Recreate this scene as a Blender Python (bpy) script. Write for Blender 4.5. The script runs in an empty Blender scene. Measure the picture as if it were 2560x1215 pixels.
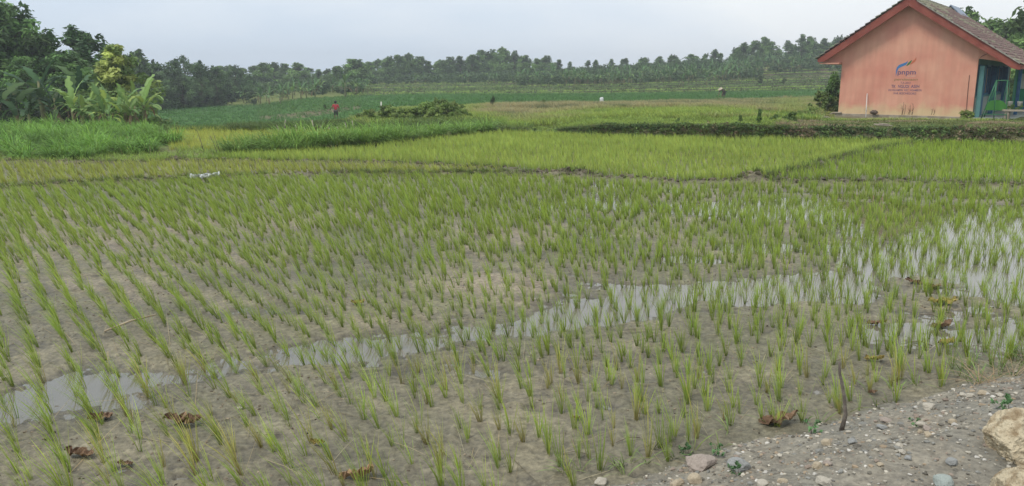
import bpy, bmesh, math, random
import numpy as np
from mathutils import Vector, Matrix, noise as mnoise
random.seed(7); RNG = np.random.default_rng(11)
SC = bpy.context.scene; COL = SC.collection
R = math.radians
# ------------------------------------------------------------------ camera, world, sun, exposure
F = 2009.; PIT = math.atan(422.5/F); CP, SP = math.cos(PIT), math.sin(PIT); EYE = 2.3
cam = bpy.data.cameras.new('camera'); co = bpy.data.objects.new('camera', cam); COL.objects.link(co)
co.location = (0, 0, EYE); co.rotation_euler = (R(90)-PIT, 0, 0)
cam.sensor_width = 36; cam.lens = 36*F/2560; cam.clip_end = 5000; cam.clip_start = .05
SC.camera = co
SC.view_settings.view_transform = 'Standard'; SC.view_settings.look = 'None'
SC.view_settings.exposure = 0.0; SC.view_settings.gamma = 1
SUN_EL, SUN_AZ = R(58), R(-115)          # azimuth clockwise from +Y
w = bpy.data.worlds.new('World'); SC.world = w; w.use_nodes = True
nt = w.node_tree; N = nt.nodes; L = nt.links
bg = N['Background']; bg.inputs['Strength'].default_value = .1
sky = N.new('ShaderNodeTexSky'); sky.sky_type = 'NISHITA'; sky.sun_disc = False
sky.sun_elevation = SUN_EL; sky.sun_rotation = SUN_AZ; sky.air_density = 1.2; sky.dust_density = 2.5
tc = N.new('ShaderNodeTexCoord'); mp = N.new('ShaderNodeMapping'); mp.inputs['Scale'].default_value = (1.3, 1.3, 4.5)
L.new(tc.outputs['Generated'], mp.inputs['Vector'])
nz = N.new('ShaderNodeTexNoise'); nz.inputs['Scale'].default_value = 1.7; nz.inputs['Detail'].default_value = 6; nz.inputs['Roughness'].default_value = .5
L.new(mp.outputs['Vector'], nz.inputs['Vector'])
sx = N.new('ShaderNodeSeparateXYZ'); L.new(tc.outputs['Generated'], sx.inputs[0])
a1 = N.new('ShaderNodeMath'); a1.operation = 'MULTIPLY_ADD'; a1.inputs[1].default_value = .55; L.new(sx.outputs['X'], a1.inputs[0]); L.new(nz.outputs['Fac'], a1.inputs[2])
cr = N.new('ShaderNodeValToRGB'); cr.color_ramp.elements[0].position = .30; cr.color_ramp.elements[1].position = .70
cr.color_ramp.elements[0].color = (7.6, 8.8, 10.3, 1); cr.color_ramp.elements[1].color = (10.6, 11.0, 11.4, 1)
L.new(a1.outputs[0], cr.inputs[0])
mx = N.new('ShaderNodeMixRGB'); mx.inputs[0].default_value = .86
L.new(sky.outputs[0], mx.inputs[1]); L.new(cr.outputs[0], mx.inputs[2]); L.new(mx.outputs[0], bg.inputs['Color'])
sl = bpy.data.lights.new('sun', 'SUN'); sl.energy = 2.3; sl.angle = R(14); sl.color = (1, .95, .87)
so = bpy.data.objects.new('sun', sl); COL.objects.link(so)
sd = Vector((math.sin(SUN_AZ)*math.cos(SUN_EL), math.cos(SUN_AZ)*math.cos(SUN_EL), math.sin(SUN_EL)))
so.rotation_euler = sd.to_track_quat('Z', 'Y').to_euler(); so.location = (0, 0, 50)

# ------------------------------------------------------------------ numbers
def smooth(t): t = np.clip(t, 0, 1); return t*t*(3-2*t)
def _h(i, j, s):
    v = np.sin(i*127.1 + j*311.7 + s*74.7)*43758.5453
    return v-np.floor(v)
def vnoise(x, y, s=0):
    x = np.asarray(x, float); y = np.asarray(y, float)
    i = np.floor(x); j = np.floor(y); u = smooth(x-i); v = smooth(y-j)
    return ((_h(i, j, s)*(1-u)+_h(i+1, j, s)*u)*(1-v)+(_h(i, j+1, s)*(1-u)+_h(i+1, j+1, s)*u)*v)*2-1
def fbm(x, y, s=0, o=4):
    r = 0; a = .5; k = 1.
    for n in range(o): r = r+a*vnoise(x*k+7.3*n, y*k-3.1*n, s+n); a *= .5; k *= 2.03
    return r
def ray(px, py):
    xc = (px-1280)/F; yc = (607.5-py)/F
    return np.array([xc, CP+yc*SP, -SP+yc*CP])
def g0(px, py, z=0.):                       # a point of the level z seen at a pixel of the photo
    r = ray(px, py); t = (z-EYE)/r[2]; return (r[0]*t, r[1]*t)
def bear(x, y): return 1280+2050*np.asarray(x)/np.maximum(np.asarray(y), .1)

# ------------------------------------------------------------------ land
YK = np.array([0, 20, 31, 34, 37, 45, 52, 58, 66, 72, 80, 88, 95, 103, 110, 118, 130, 150, 170, 190, 240, 800.])
PROF = {
 -900: [0, 0, 0, 0, -.3, -.8, -.9, -1, -1, -1, -1, -1, -1, -1, -1, -1, -1, -.8, -.8, -.8, 0, 0],
  200: [0, 0, 0, 0, -.3, -.8, -.9, -1, -1.1, -1.2, -1.3, -1.4, -1.5, -1.6, -1.6, -1.5, -1.3, -1, -.9, -.8, 0, 0],
  400: [0, 0, 0, 0, -.3, -1, -1.6, -1.9, -2, -2, -2, -2, -2, -2, -1.9, -1.7, -1.3, -1, -.9, -.8, 0, 0],
  640: [0, 0, 0, .02, -.1, -1, -1.6, -1.9, -2, -2, -2, -2, -2, -1.9, -1.6, -1.1, -.9, -.7, -.5, -.3, .2, .2],
  760: [0, 0, 0, .05, 0, -.8, -1.5, -1.8, -1.9, -1.9, -1.75, -1.2, -1, -.9, -.85, -.7, -.5, -.2, .1, .4, .8, .8],
  860: [0, 0, 0, .08, .08, -.3, -1, -1.4, -1.5, -1.3, -1.1, -.9, -.8, -.7, -.6, -.5, -.2, .1, .4, .8, 1.2, 1.2],
 1000: [0, 0, 0, .1, .1, .1, -.1, -.2, -.3, -.35, -.4, -.4, -.4, -.4, -.4, -.35, -.1, .15, .5, .9, 1.4, 1.4],
 1200: [0, 0, .05, .15, .15, .1, .05, 0, -.2, -.3, -.3, -.3, -.3, -.3, -.3, -.2, 0, .35, .7, 1.1, 1.7, 1.7],
 1500: [0, 0, 0, .02, .02, 0, -.02, -.05, -.1, -.3, -.3, -.3, -.3, -.3, -.3, -.05, .3, .9, 1.8, 2.7, 3.2, 3.2],
 1800: [0, 0, 0, .02, .02, 0, -.02, -.02, -.05, -.1, -.1, -.1, -.1, -.1, 0, .3, .8, 1.6, 2.9, 4.2, 5., 5],
 2050: [0, 0, 0, -.08, -.2, -.24, -.16, -.08, -.05, -.05, 0, 0, 0, .05, .3, .6, 1.2, 2.1, 3.9, 5.4, 6.5, 6.5],
 2600: [0, 0, 0, -.08, -.2, -.24, -.16, -.08, 0, 0, .1, .2, .3, .4, .5, .8, 1.3, 2.2, 4, 5.6, 7, 7],
 3600: [0, 0, 0, 0, 0, 0, 0, 0, 0, 0, .1, .2, .3, .4, .5, .8, 1.3, 2.2, 4, 5.6, 7, 7]}
BK = np.array(sorted(PROF)); PT = np.array([PROF[k] for k in BK])
TOE_B = [-900, 1250, 1390, 1600, 1900, 2300, 2560, 3600]; TOE_Y = [31.5, 31.5, 30.6, 29.4, 28., 27.2, 26.6, 24]
BH_B = [-900, 1300, 1390, 1500, 1700, 2000, 3600]; BH_H = [0, 0, .12, .33, .42, .42, .42]
def land(x, y):
    x = np.asarray(x, float); y = np.asarray(y, float); b = bear(x, y)
    wob = 1.6*vnoise(x*.06, y*.02, 5)
    ys = y+wob
    k = np.floor((ys-110)/6.6); fr = (ys-110)/6.6-k
    yt = np.where((ys > 110) & (ys < 169), 110+6.6*(k+smooth((fr-.8)/.2)), y)
    yy = np.where(b > 900, yt, y)
    bi = np.clip(np.searchsorted(BK, b)-1, 0, len(BK)-2); u = np.clip((b-BK[bi])/(BK[bi+1]-BK[bi]), 0, 1)
    yi = np.clip(np.searchsorted(YK, yy)-1, 0, len(YK)-2); v = np.clip((yy-YK[yi])/(YK[yi+1]-YK[yi]), 0, 1)
    z = (PT[bi, yi]*(1-u)+PT[bi+1, yi]*u)*(1-v)+(PT[bi, yi+1]*(1-u)+PT[bi+1, yi+1]*u)*v
    toe = np.interp(b, TOE_B, TOE_Y)+.25*vnoise(x*.9, 3.3, 2); bh = np.interp(b, BH_B, BH_H)
    z = z+bh*smooth((y-toe)/.7)*(1-smooth((y-46)/16))*(1+.15*vnoise(x*1.1, y, 8))
    return z
def poly_d(x, y, pts):                       # distance to a polyline
    d = np.full(np.shape(x), 1e9)
    for (ax, ay), (bx, by) in zip(pts[:-1], pts[1:]):
        dx, dy = bx-ax, by-ay; t = np.clip(((x-ax)*dx+(y-ay)*dy)/(dx*dx+dy*dy), 0, 1)
        d = np.minimum(d, np.hypot(x-ax-t*dx, y-ay-t*dy))
    return d
BUND_UP = [g0(*p) for p in [(-500, 412), (0, 409), (250, 412), (450, 404), (760, 408), (1000, 413), (1250, 426), (1450, 441), (1700, 459), (2000, 458), (2300, 459), (2560, 468), (3000, 476)]]
BUND_LO = [g0(*p) for p in [(-500, 492), (0, 474), (300, 457), (600, 443), (900, 438), (1250, 437), (1450, 441)]]
BUND_DI = [g0(*p) for p in [(1880, 458), (1960, 440), (2100, 402), (2220, 372), (2340, 352)]]
PUD = [([(-200, 1040), (0, 1010), (200, 975), (500, 925), (760, 895), (900, 890)], .36),
       ([(640, 890), (900, 868), (1100, 850), (1300, 822), (1450, 790)], .24),
       ([(1400, 790), (1560, 762), (1750, 735), (1950, 715), (2150, 690), (2300, 668)], .50),
       ([(2250, 650), (2400, 640), (2560, 620), (2800, 620)], 1.1), ([(2500, 690), (2560, 740), (2700, 760)], .5), ([(2330, 790), (2440, 770), (2560, 800)], .13),
       ([(1400, 512), (1650, 520), (1850, 526), (2050, 530)], .55), ([(2000, 520), (2250, 535), (2500, 545), (2800, 540)], 1.5), ([(2300, 580), (2600, 590)], 1.2),
       ([(560, 770), (900, 775)], .02), ([(1150, 900), (1230, 925)], .06)]
PUD = [([g0(*p) for p in a], r) for a, r in PUD]
WL = -.0185
def mudz(x, y):
    n1 = fbm(x*1.4, y*1.4, 3); n2 = fbm(x*9, y*9, 21, 3); n3 = vnoise(x*38, y*38, 31)
    z = .010*n1+.010*n2+.005*n3
    z = z+.016*np.maximum(0, vnoise(x*16, y*16, 44))**2+.008*np.maximum(0, vnoise(x*27, y*27, 45))**2
    wet = np.full(np.shape(x), -1.)
    for pts, r in PUD:
        d = poly_d(x, y, pts)+.55*fbm(x*1.5, y*1.5, 50)+.20*fbm(x*7, y*7, 51)
        wet = np.maximum(wet, 1-d/max(r, .02)/1.)
        z = z-.036*smooth((r+.16-d)/.50)
    b_ = bear(x, y); z = z-.030*smooth((fbm(x*.9, y*1.3, 52)-.02)/.22)*smooth((b_-1250)/350)*smooth((y-5.8)/1.5)
    fx, fy = np.floor(x/.42), np.floor(y/.42); ox, oy = (_h(fx, fy, 55)*.6+.2)*.42, (_h(fx, fy, 56)*.6+.2)*.42
    hole = np.hypot((x-fx*.42-ox)/1., (y-fy*.42-oy)/.75)/(.05+.05*_h(fx, fy, 57)); z = z-.020*np.exp(-hole**2)*(_h(fx, fy, 58) > .62)+.008*np.exp(-((hole-1.5)/.4)**2)*(_h(fx, fy, 58) > .62)
    for pts, hh, wd in ((BUND_UP, .085, .20), (BUND_LO, .07, .18), (BUND_DI, .12, .28)):
        d = poly_d(x, y, pts)+.10*vnoise(x*2.5, y*2.5, 60)
        z = z+hh*np.exp(-(d/wd)**2)*(1+.5*vnoise(x*7, y*7, 61))
    return z
def ground_z(x, y):
    near = 1-smooth((np.asarray(y)-24)/6)
    return land(x, y)+near*mudz(x, y)
# road bank in the near right corner
E0 = g0(1485, 1215); E1 = g0(2560, 925); ed = np.array([E1[0]-E0[0], E1[1]-E0[1]]); ed /= np.hypot(*ed); en = np.array([ed[1], -ed[0]])
def bank_s(x, y): return (x-E0[0])*en[0]+(y-E0[1])*en[1]
def bank_z(x, y):
    s = bank_s(x, y)+.09*fbm(x*3, y*3, 70)+.03*vnoise(x*12, y*12, 71)
    z = -.06+.40*np.clip(s+.14, -.3, 1.15)+.035*fbm(x*2.1, y*2.1, 72)+.014*fbm(x*14, y*14, 73, 3)+.004*vnoise(x*60, y*60, 74)
    return z
def top_z(x, y): return np.maximum(ground_z(x, y), np.where(np.asarray(y) < 9, bank_z(x, y), -9))
def hit(px, py):                             # where the line of sight through a pixel meets the land
    r = ray(px, py); t = np.concatenate([np.linspace(2, 40, 2500), np.geomspace(40, 600, 3000)[1:]])
    x, y, z = r[0]*t, r[1]*t, EYE+r[2]*t
    k = np.argmax(z < top_z(x, y))
    return Vector((x[k], y[k], float(top_z(x[k], y[k]))))
def proj(p):
    x, y, z = p[..., 0], p[..., 1], p[..., 2]-EYE
    D = y*CP-z*SP; return 1280+F*x/D, 607.5-F*(y*SP+z*CP)/D
def atp(b, Y): x = (b-1280)*Y/2050; return Vector((x, Y, float(ground_z(np.array(x), np.array(float(Y))))))
def htop(p, py): r = ray(1280, py); return EYE+r[2]*p.y/r[1]-p.z      # height that reaches pixel row py

# ------------------------------------------------------------------ object helpers
def tag(o, label=None, cat=None, group=None, kind=None):
    for k, v in (('label', label), ('category', cat), ('group', group), ('kind', kind)):
        if v: o[k] = v
    return o
def link(name, me, mat=None, parent=None):
    o = bpy.data.objects.new(name, me); COL.objects.link(o)
    if mat and me is not None and not me.materials: me.materials.append(mat)
    if parent: o.parent = parent
    return o
def empty(name, loc, rz=0):
    o = bpy.data.objects.new(name, None); COL.objects.link(o); o.location = loc; o.rotation_euler = (0, 0, rz); o.empty_display_size = .1; return o
def kids(o): return [c for c in bpy.data.objects if c.parent == o]
def copy_tree(o):
    c = o.copy(); COL.objects.link(c)
    for ch in kids(o):
        d = ch.copy(); COL.objects.link(d); d.parent = c
    return c
def npmesh(name, V, quads=None, tris=None, col=None, smooth_=True):
    me = bpy.data.meshes.new(name); V = np.asarray(V, np.float32).reshape(-1, 3)
    me.vertices.add(len(V)); me.vertices.foreach_set('co', V.ravel())
    q = np.zeros((0, 4), int) if quads is None else np.asarray(quads, int).reshape(-1, 4)
    t = np.zeros((0, 3), int) if tris is None else np.asarray(tris, int).reshape(-1, 3)
    nl = q.size+t.size; me.loops.add(nl); me.loops.foreach_set('vertex_index', np.concatenate([q.ravel(), t.ravel()]).astype(np.int32))
    me.polygons.add(len(q)+len(t))
    ls = np.concatenate([np.arange(len(q))*4, q.size+np.arange(len(t))*3]).astype(np.int32)
    me.polygons.foreach_set('loop_start', ls)
    me.polygons.foreach_set('use_smooth', np.full(len(q)+len(t), smooth_))
    me.update(calc_edges=True); me.validate()
    if col is not None:
        ca = me.color_attributes.new('Col', 'FLOAT_COLOR', 'POINT')
        c = np.ones((len(V), 4), np.float32); c[:, :3] = col; ca.data.foreach_set('color', c.ravel())
    return me
def fromlists(name, V, Fc, sm=False):
    me = bpy.data.meshes.new(name); me.from_pydata([tuple(v) for v in V], [], Fc); me.update()
    if sm: me.polygons.foreach_set('use_smooth', [True]*len(me.polygons))
    return me
class MB:
    def __init__(s): s.v = []; s.f = []
    def add(s, V, Fc):
        n = len(s.v); s.v += [tuple(v) for v in V]; s.f += [tuple(i+n for i in f) for f in Fc]; return s
    def box(s, a, b):
        (x0, y0, z0), (x1, y1, z1) = a, b
        return s.add([(x0, y0, z0), (x1, y0, z0), (x1, y1, z0), (x0, y1, z0), (x0, y0, z1), (x1, y0, z1), (x1, y1, z1), (x0, y1, z1)],
                     [(0, 3, 2, 1), (4, 5, 6, 7), (0, 1, 5, 4), (1, 2, 6, 5), (2, 3, 7, 6), (3, 0, 4, 7)])
    def prism(s, pts, y0, y1):               # outline in x,z pushed from y0 to y1
        n = len(pts); V = [(p[0], y0, p[1]) for p in pts]+[(p[0], y1, p[1]) for p in pts]
        return s.add(V, [tuple(range(n)), tuple(range(2*n-1, n-1, -1))]+[(i, i+n, (i+1) % n+n, (i+1) % n) for i in range(n)])
    def tube(s, pts, rad, n=8):
        pts = [Vector(p) for p in pts]; rad = rad if isinstance(rad, (list, tuple)) else [rad]*len(pts); V = []
        for i, p in enumerate(pts):
            d = (pts[min(i+1, len(pts)-1)]-pts[max(i-1, 0)]).normalized()
            a = d.cross(Vector((0, 0, 1)) if abs(d.z) < .9 else Vector((1, 0, 0))).normalized(); b = d.cross(a)
            V += [p+(a*math.cos(2*math.pi*k/n)+b*math.sin(2*math.pi*k/n))*rad[i] for k in range(n)]
        Fc = [(i*n+k, i*n+(k+1) % n, (i+1)*n+(k+1) % n, (i+1)*n+k) for i in range(len(pts)-1) for k in range(n)]
        Fc += [tuple(range(n-1, -1, -1)), tuple(range((len(pts)-1)*n, len(pts)*n))]
        return s.add(V, Fc)
    def build(s, name, mat, parent=None, sm=False, bevel=0):
        o = link(name, fromlists(name, s.v, s.f, sm), mat, parent)
        if bevel: m = o.modifiers.new('b', 'BEVEL'); m.width = bevel; m.segments = 2; m.limit_method = 'ANGLE'
        return o

# ------------------------------------------------------------------ materials
def mat(name, base=(.5, .5, .5), rough=.8, noise_s=None, c2=None, bump=0, bscale=30, spec=.3, detail=5, lo=.35, hi=.65):
    m = bpy.data.materials.new(name); m.use_nodes = True; n = m.node_tree.nodes; l = m.node_tree.links; b = n['Principled BSDF']
    b.inputs['Base Color'].default_value = (*base, 1); b.inputs['Roughness'].default_value = rough; b.inputs['Specular IOR Level'].default_value = spec
    t = n.new('ShaderNodeTexCoord')
    if noise_s:
        x = n.new('ShaderNodeTexNoise'); x.inputs['Scale'].default_value = noise_s; x.inputs['Detail'].default_value = detail; l.new(t.outputs['Object'], x.inputs['Vector'])
        r = n.new('ShaderNodeValToRGB'); r.color_ramp.elements[0].position = lo; r.color_ramp.elements[1].position = hi
        r.color_ramp.elements[0].color = (*base, 1); r.color_ramp.elements[1].color = (*c2, 1); l.new(x.outputs['Fac'], r.inputs[0]); l.new(r.outputs[0], b.inputs['Base Color'])
    if bump:
        y = n.new('ShaderNodeTexNoise'); y.inputs['Scale'].default_value = bscale; y.inputs['Detail'].default_value = 8; l.new(t.outputs['Object'], y.inputs['Vector'])
        k = n.new('ShaderNodeBump'); k.inputs['Strength'].default_value = bump; k.inputs['Distance'].default_value = .02; l.new(y.outputs['Fac'], k.inputs['Height']); l.new(k.outputs[0], b.inputs['Normal'])
    return m
def leafmat(name, trans=.3, rough=.55, tint=(1, 1, 1), vary=.18):
    m = bpy.data.materials.new(name); m.use_nodes = True; n = m.node_tree.nodes; l = m.node_tree.links; b = n['Principled BSDF']
    a = n.new('ShaderNodeAttribute'); a.attribute_name = 'Col'; oi = n.new('ShaderNodeObjectInfo')
    mr = n.new('ShaderNodeMapRange'); mr.inputs['To Min'].default_value = 1-vary; mr.inputs['To Max'].default_value = 1+vary; l.new(oi.outputs['Random'], mr.inputs['Value'])
    v = n.new('ShaderNodeVectorMath'); v.operation = 'SCALE'; l.new(a.outputs['Color'], v.inputs[0]); l.new(mr.outputs[0], v.inputs['Scale'])
    v2 = n.new('ShaderNodeVectorMath'); v2.operation = 'MULTIPLY'; v2.inputs[1].default_value = tint; l.new(v.outputs[0], v2.inputs[0])
    l.new(v2.outputs[0], b.inputs['Base Color']); b.inputs['Roughness'].default_value = rough; b.inputs['Specular IOR Level'].default_value = .25
    tr = n.new('ShaderNodeBsdfTranslucent'); l.new(v2.outputs[0], tr.inputs['Color']); ms = n.new('ShaderNodeMixShader'); ms.inputs[0].default_value = trans
    l.new(b.outputs[0], ms.inputs[1]); l.new(tr.outputs[0], ms.inputs[2]); l.new(ms.outputs[0], n['Material Output'].inputs['Surface'])
    return m
M_LEAF = leafmat('tree_leaves'); M_BLADE = leafmat('grass_blades', .35, .5); M_BAN = leafmat('banana_leaves', .35, .6)
M_BARK = mat('bark', (.10, .075, .055), .9, 6, (.20, .16, .12), .5, 20)
M_WOOD = mat('weathered_wood', (.16, .13, .10), .9, 12, (.30, .26, .20), .3, 40)

# ------------------------------------------------------------------ grass and rice blades, many at once
def blades(P, n, h, w, lean=.15, spread=.5, curl=.15, foot=.012, K=2, wind=(0, 0), base=(.1, .12, .03), tip=(.2, .3, .05), cv=.18, hv=.3, droop=0., dark=None):
    P = np.asarray(P, float).reshape(-1, 3); T = len(P)
    h = np.broadcast_to(h, (T,)); idx = np.repeat(np.arange(T), n); B = len(idx)
    az = RNG.uniform(0, 2*np.pi, B); ca, sa = np.cos(az), np.sin(az)
    ff = foot*RNG.uniform(0, 1, B)
    root = P[idx]+np.stack([ca*ff, sa*ff, np.zeros(B)], 1)
    Lb = h[idx]*RNG.uniform(1-hv, 1+hv*.5, B)
    ln = lean+spread*RNG.uniform(0, 1, B)**1.3; cu = curl*RNG.uniform(.3, 1.5, B)
    wd = np.broadcast_to(np.asarray(wind, float), (T, 2))[idx]*RNG.uniform(.7, 1.3, (B, 1))
    sdx, sdy = np.cos(az+1.57+RNG.normal(0, .5, B)), np.sin(az+1.57+RNG.normal(0, .5, B))
    V = np.zeros((B, 2*K+1, 3)); C = np.zeros((B, 2*K+1, 3))
    tint = (1+cv*RNG.normal(0, 1, (T, 1)))[idx]*(1+.5*cv*RNG.normal(0, 1, (B, 1))); tint = np.clip(tint, .5, 1.7)
    yel = RNG.uniform(-.12, .12, (B, 1))
    base = np.broadcast_to(np.asarray(base, float), (T, 3))[idx]; tip = np.broadcast_to(np.asarray(tip, float), (T, 3))[idx]
    for k in range(K+1):
        t = k/K; hz = Lb*(ln*t+cu*t*t); fall = 1/np.sqrt(1+(ln*t+cu*t)**2)
        c = root+np.stack([ca*hz+wd[:, 0]*Lb*t*(.6+.6*t), sa*hz+wd[:, 1]*Lb*t*(.6+.6*t), Lb*t*fall*(1-droop*t*t*(cu/max(curl, 1e-3)))], 1)
        cc = base*(1-t)+tip*t; cc = cc*tint; cc = cc*np.concatenate([1+yel, np.ones((B, 1)), 1-yel], 1)
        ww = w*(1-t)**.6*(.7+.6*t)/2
        if k < K:
            s = np.stack([sdx*ww, sdy*ww, np.zeros(B)], 1)
            V[:, 2*k] = c-s; V[:, 2*k+1] = c+s; C[:, 2*k] = cc; C[:, 2*k+1] = cc
        else: V[:, 2*K] = c; C[:, 2*K] = cc
    o = (np.arange(B)*(2*K+1))[:, None]
    Q = np.concatenate([np.array([[2*k, 2*k+1, 2*k+3, 2*k+2]])+o for k in range(K-1)]) if K > 1 else np.zeros((0, 4), int)
    Tt = np.array([[2*K-2, 2*K-1, 2*K]])+o
    return V.reshape(-1, 3), Q, Tt, C.reshape(-1, 3)
def join(parts):
    V, Q, T, C = [], [], [], []; n = 0
    for v, q, t, c in parts: V.append(v); Q.append(q+n); T.append(t+n); C.append(c); n += len(v)
    return np.concatenate(V), np.concatenate(Q), np.concatenate(T), np.concatenate(C)
def grass_obj(name, parts, label, cat, mt=M_BLADE):
    v, q, t, c = join(parts); return tag(link(name, npmesh(name, v, q, t, np.clip(c, 0, 1)), mt), label, cat, kind='stuff')
def scatter(b0, b1, y0, y1, dens, cond=None):      # points over a wedge of land
    k0, k1 = (b0-1280)/2050, (b1-1280)/2050; area = (k1-k0)*(y1*y1-y0*y0)/2; n = int(area*dens)
    y = np.sqrt(RNG.uniform(y0*y0, y1*y1, n)); x = y*RNG.uniform(k0, k1, n)
    p = np.stack([x, y, ground_z(x, y)], 1)
    if cond is not None: px, py = proj(p); p = p[cond(px, py, p)]
    return p
def inpoly(px, py, poly):
    r = np.zeros(np.shape(px), bool); n = len(poly)
    for i in range(n):
        (x0, y0), (x1, y1) = poly[i], poly[(i+1) % n]
        r ^= ((y0 > py) != (y1 > py)) & (px < (x1-x0)*(py-y0)/((y1-y0) or 1e-9)+x0)
    return r

# ------------------------------------------------------------------ ground sheet
STRIP = [(485, 397), (700, 383), (850, 374), (1000, 358), (1100, 348), (1180, 340), (1245, 333), (1320, 330)]   # foot of the tall grass strip
def strip_y(px): return np.interp(px, [p[0] for p in STRIP], [p[1] for p in STRIP])
tt = np.concatenate([np.linspace(-1.6, -.82, 40)[:-1], np.linspace(-.82, .82, 760), np.linspace(.82, 1.6, 40)[1:]])
yy = np.concatenate([np.linspace(.4, 3.4, 30)[:-1], np.geomspace(3.4, 31, 470)[:-1], np.geomspace(31, 46, 60)[:-1], np.geomspace(46, 108, 70)[:-1], np.linspace(108, 172, 110)[:-1], np.geomspace(172, 700, 25)])
GX, GY = np.meshgrid(tt, yy); GX = GX*GY
GZ = ground_z(GX, GY)
P = np.stack([GX, GY, GZ], -1); PX, PY = proj(P); B = bear(GX, GY)
nB = fbm(GX*.35, GY*.35, 90); nS = fbm(GX*3, GY*3, 91)
def cmix(a, b, t): return a*(1-t[..., None])+np.array(b)*t[..., None]
C = np.broadcast_to(np.array((.243, .212, .14)), P.shape).copy()
C = cmix(C, (.175, .158, .105), smooth(.5+1.4*fbm(GX*1.1, GY*1.1, 92)))
C = cmix(C, (.15, .16, .075), smooth(.30+1.6*fbm(GX*1.8, GY*1.8, 95))*smooth((GY-3)/9)*.65)
C = cmix(C, (.32, .26, .19), smooth(1.8*fbm(GX*.5, GY*.8, 96)+.2)*((GY > 6) & (GY < 14) & (B < 1400))*.7)
C = cmix(C, (.115, .10, .075), smooth((.004-GZ)/.016)*(GY < 18)*.75)
C = C*(1+.30*fbm(GX*26, GY*26, 97, 3)*(GY < 16))[..., None]
db = np.minimum(np.minimum(poly_d(GX, GY, BUND_UP), poly_d(GX, GY, BUND_LO)), poly_d(GX, GY, BUND_DI))
C = cmix(C, (.10, .085, .055), smooth((.42-db)/.3)*smooth(.6+nS*1.5)*.8)
far = smooth((GY-31)/2)
C = cmix(C, (.15, .17, .06), smooth((GY-20)/6)*.7)
C = cmix(C, (.17, .20, .07), far)                                                           # meadow soil
C = cmix(C, (.20, .17, .11), far*(GY < 75)*smooth(.2+nB*1.6)*(B > 1150)*.8)
toe = np.interp(B, TOE_B, TOE_Y)
C = cmix(C, (.12, .115, .06), smooth((GY-toe+.2)/.3)*(1-smooth((GY-toe-.9)/.3))*(B > 1380))
FGRN = (.075, .16, .042)
C = cmix(C, FGRN, ((GY > 57) & (B < 860) & (GY < 108) | (GY > 68) & (B >= 860)) * 1.0)
C = cmix(C, (.12, .17, .055), (GY > 108)*smooth((B-820)/80)*1.0)
ys = GY+1.6*vnoise(GX*.06, GY*.02, 5); kk = np.floor((ys-110)/6.6); fr = (ys-110)/6.6-kk
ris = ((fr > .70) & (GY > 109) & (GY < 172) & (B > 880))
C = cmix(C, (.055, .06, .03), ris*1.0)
tc_ = _h(kk, 3., 1); C = cmix(C, (.13, .21, .05), (~ris) & (tc_ > .55) & (GY > 110) & (GY < 172) & (B > 1000))
C = cmix(C, (.20, .155, .10), smooth(.15+nB*1.5)*(GY > 140)*(GY < 215)*(B > 900)*.8)
C = cmix(C, (.17, .15, .09), ((GY > 78) & (GY < 84) & (B > 640) & (B < 900))*1.0)
C = C*(1+.22*nS[..., None])
nr, nc = GX.shape; ii = np.arange(nr*nc).reshape(nr, nc)
Q = np.stack([ii[:-1, :-1], ii[:-1, 1:], ii[1:, 1:], ii[1:, :-1]], -1).reshape(-1, 4)
mg = bpy.data.materials.new('soil'); mg.use_nodes = True; n = mg.node_tree.nodes; l = mg.node_tree.links; b = n['Principled BSDF']
at = n.new('ShaderNodeAttribute'); at.attribute_name = 'Col'; ge = n.new('ShaderNodeNewGeometry')
n1 = n.new('ShaderNodeTexNoise'); n1.inputs['Scale'].default_value = 22; n1.inputs['Detail'].default_value = 9; n1.inputs['Roughness'].default_value = .68; l.new(ge.outputs['Position'], n1.inputs['Vector'])
n2 = n.new('ShaderNodeTexNoise'); n2.inputs['Scale'].default_value = 3.1; n2.inputs['Detail'].default_value = 5; l.new(ge.outputs['Position'], n2.inputs['Vector'])
r1 = n.new('ShaderNodeMapRange'); r1.inputs['From Min'].default_value = .3; r1.inputs['From Max'].default_value = .7; r1.inputs['To Min'].default_value = .50; r1.inputs['To Max'].default_value = 1.38; l.new(n1.outputs['Fac'], r1.inputs['Value'])
r2 = n.new('ShaderNodeMapRange'); r2.inputs['From Min'].default_value = .35; r2.inputs['From Max'].default_value = .65; r2.inputs['To Min'].default_value = .84; r2.inputs['To Max'].default_value = 1.12; l.new(n2.outputs['Fac'], r2.inputs['Value'])
mu = n.new('ShaderNodeMath'); mu.operation = 'MULTIPLY'; l.new(r1.outputs[0], mu.inputs[0]); l.new(r2.outputs[0], mu.inputs[1])
vs = n.new('ShaderNodeVectorMath'); vs.operation = 'SCALE'; l.new(at.outputs['Color'], vs.inputs[0]); l.new(mu.outputs[0], vs.inputs['Scale']); l.new(vs.outputs[0], b.inputs['Base Color'])
sz = n.new('ShaderNodeSeparateXYZ'); l.new(ge.outputs['Position'], sz.inputs[0])
rr = n.new('ShaderNodeMapRange'); rr.inputs['From Min'].default_value = -.03; rr.inputs['From Max'].default_value = .014; rr.inputs['To Min'].default_value = .25; rr.inputs['To Max'].default_value = .66; l.new(sz.outputs['Z'], rr.inputs['Value']); ry = n.new('ShaderNodeMapRange'); ry.inputs['From Min'].default_value = 19; ry.inputs['From Max'].default_value = 22; ry.inputs['To Max'].default_value = .95; l.new(sz.outputs['Y'], ry.inputs['Value'])
rm = n.new('ShaderNodeMath'); rm.operation = 'MAXIMUM'; l.new(rr.outputs[0], rm.inputs[0]); l.new(ry.outputs[0], rm.inputs[1]); l.new(rm.outputs[0], b.inputs['Roughness'])
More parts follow.
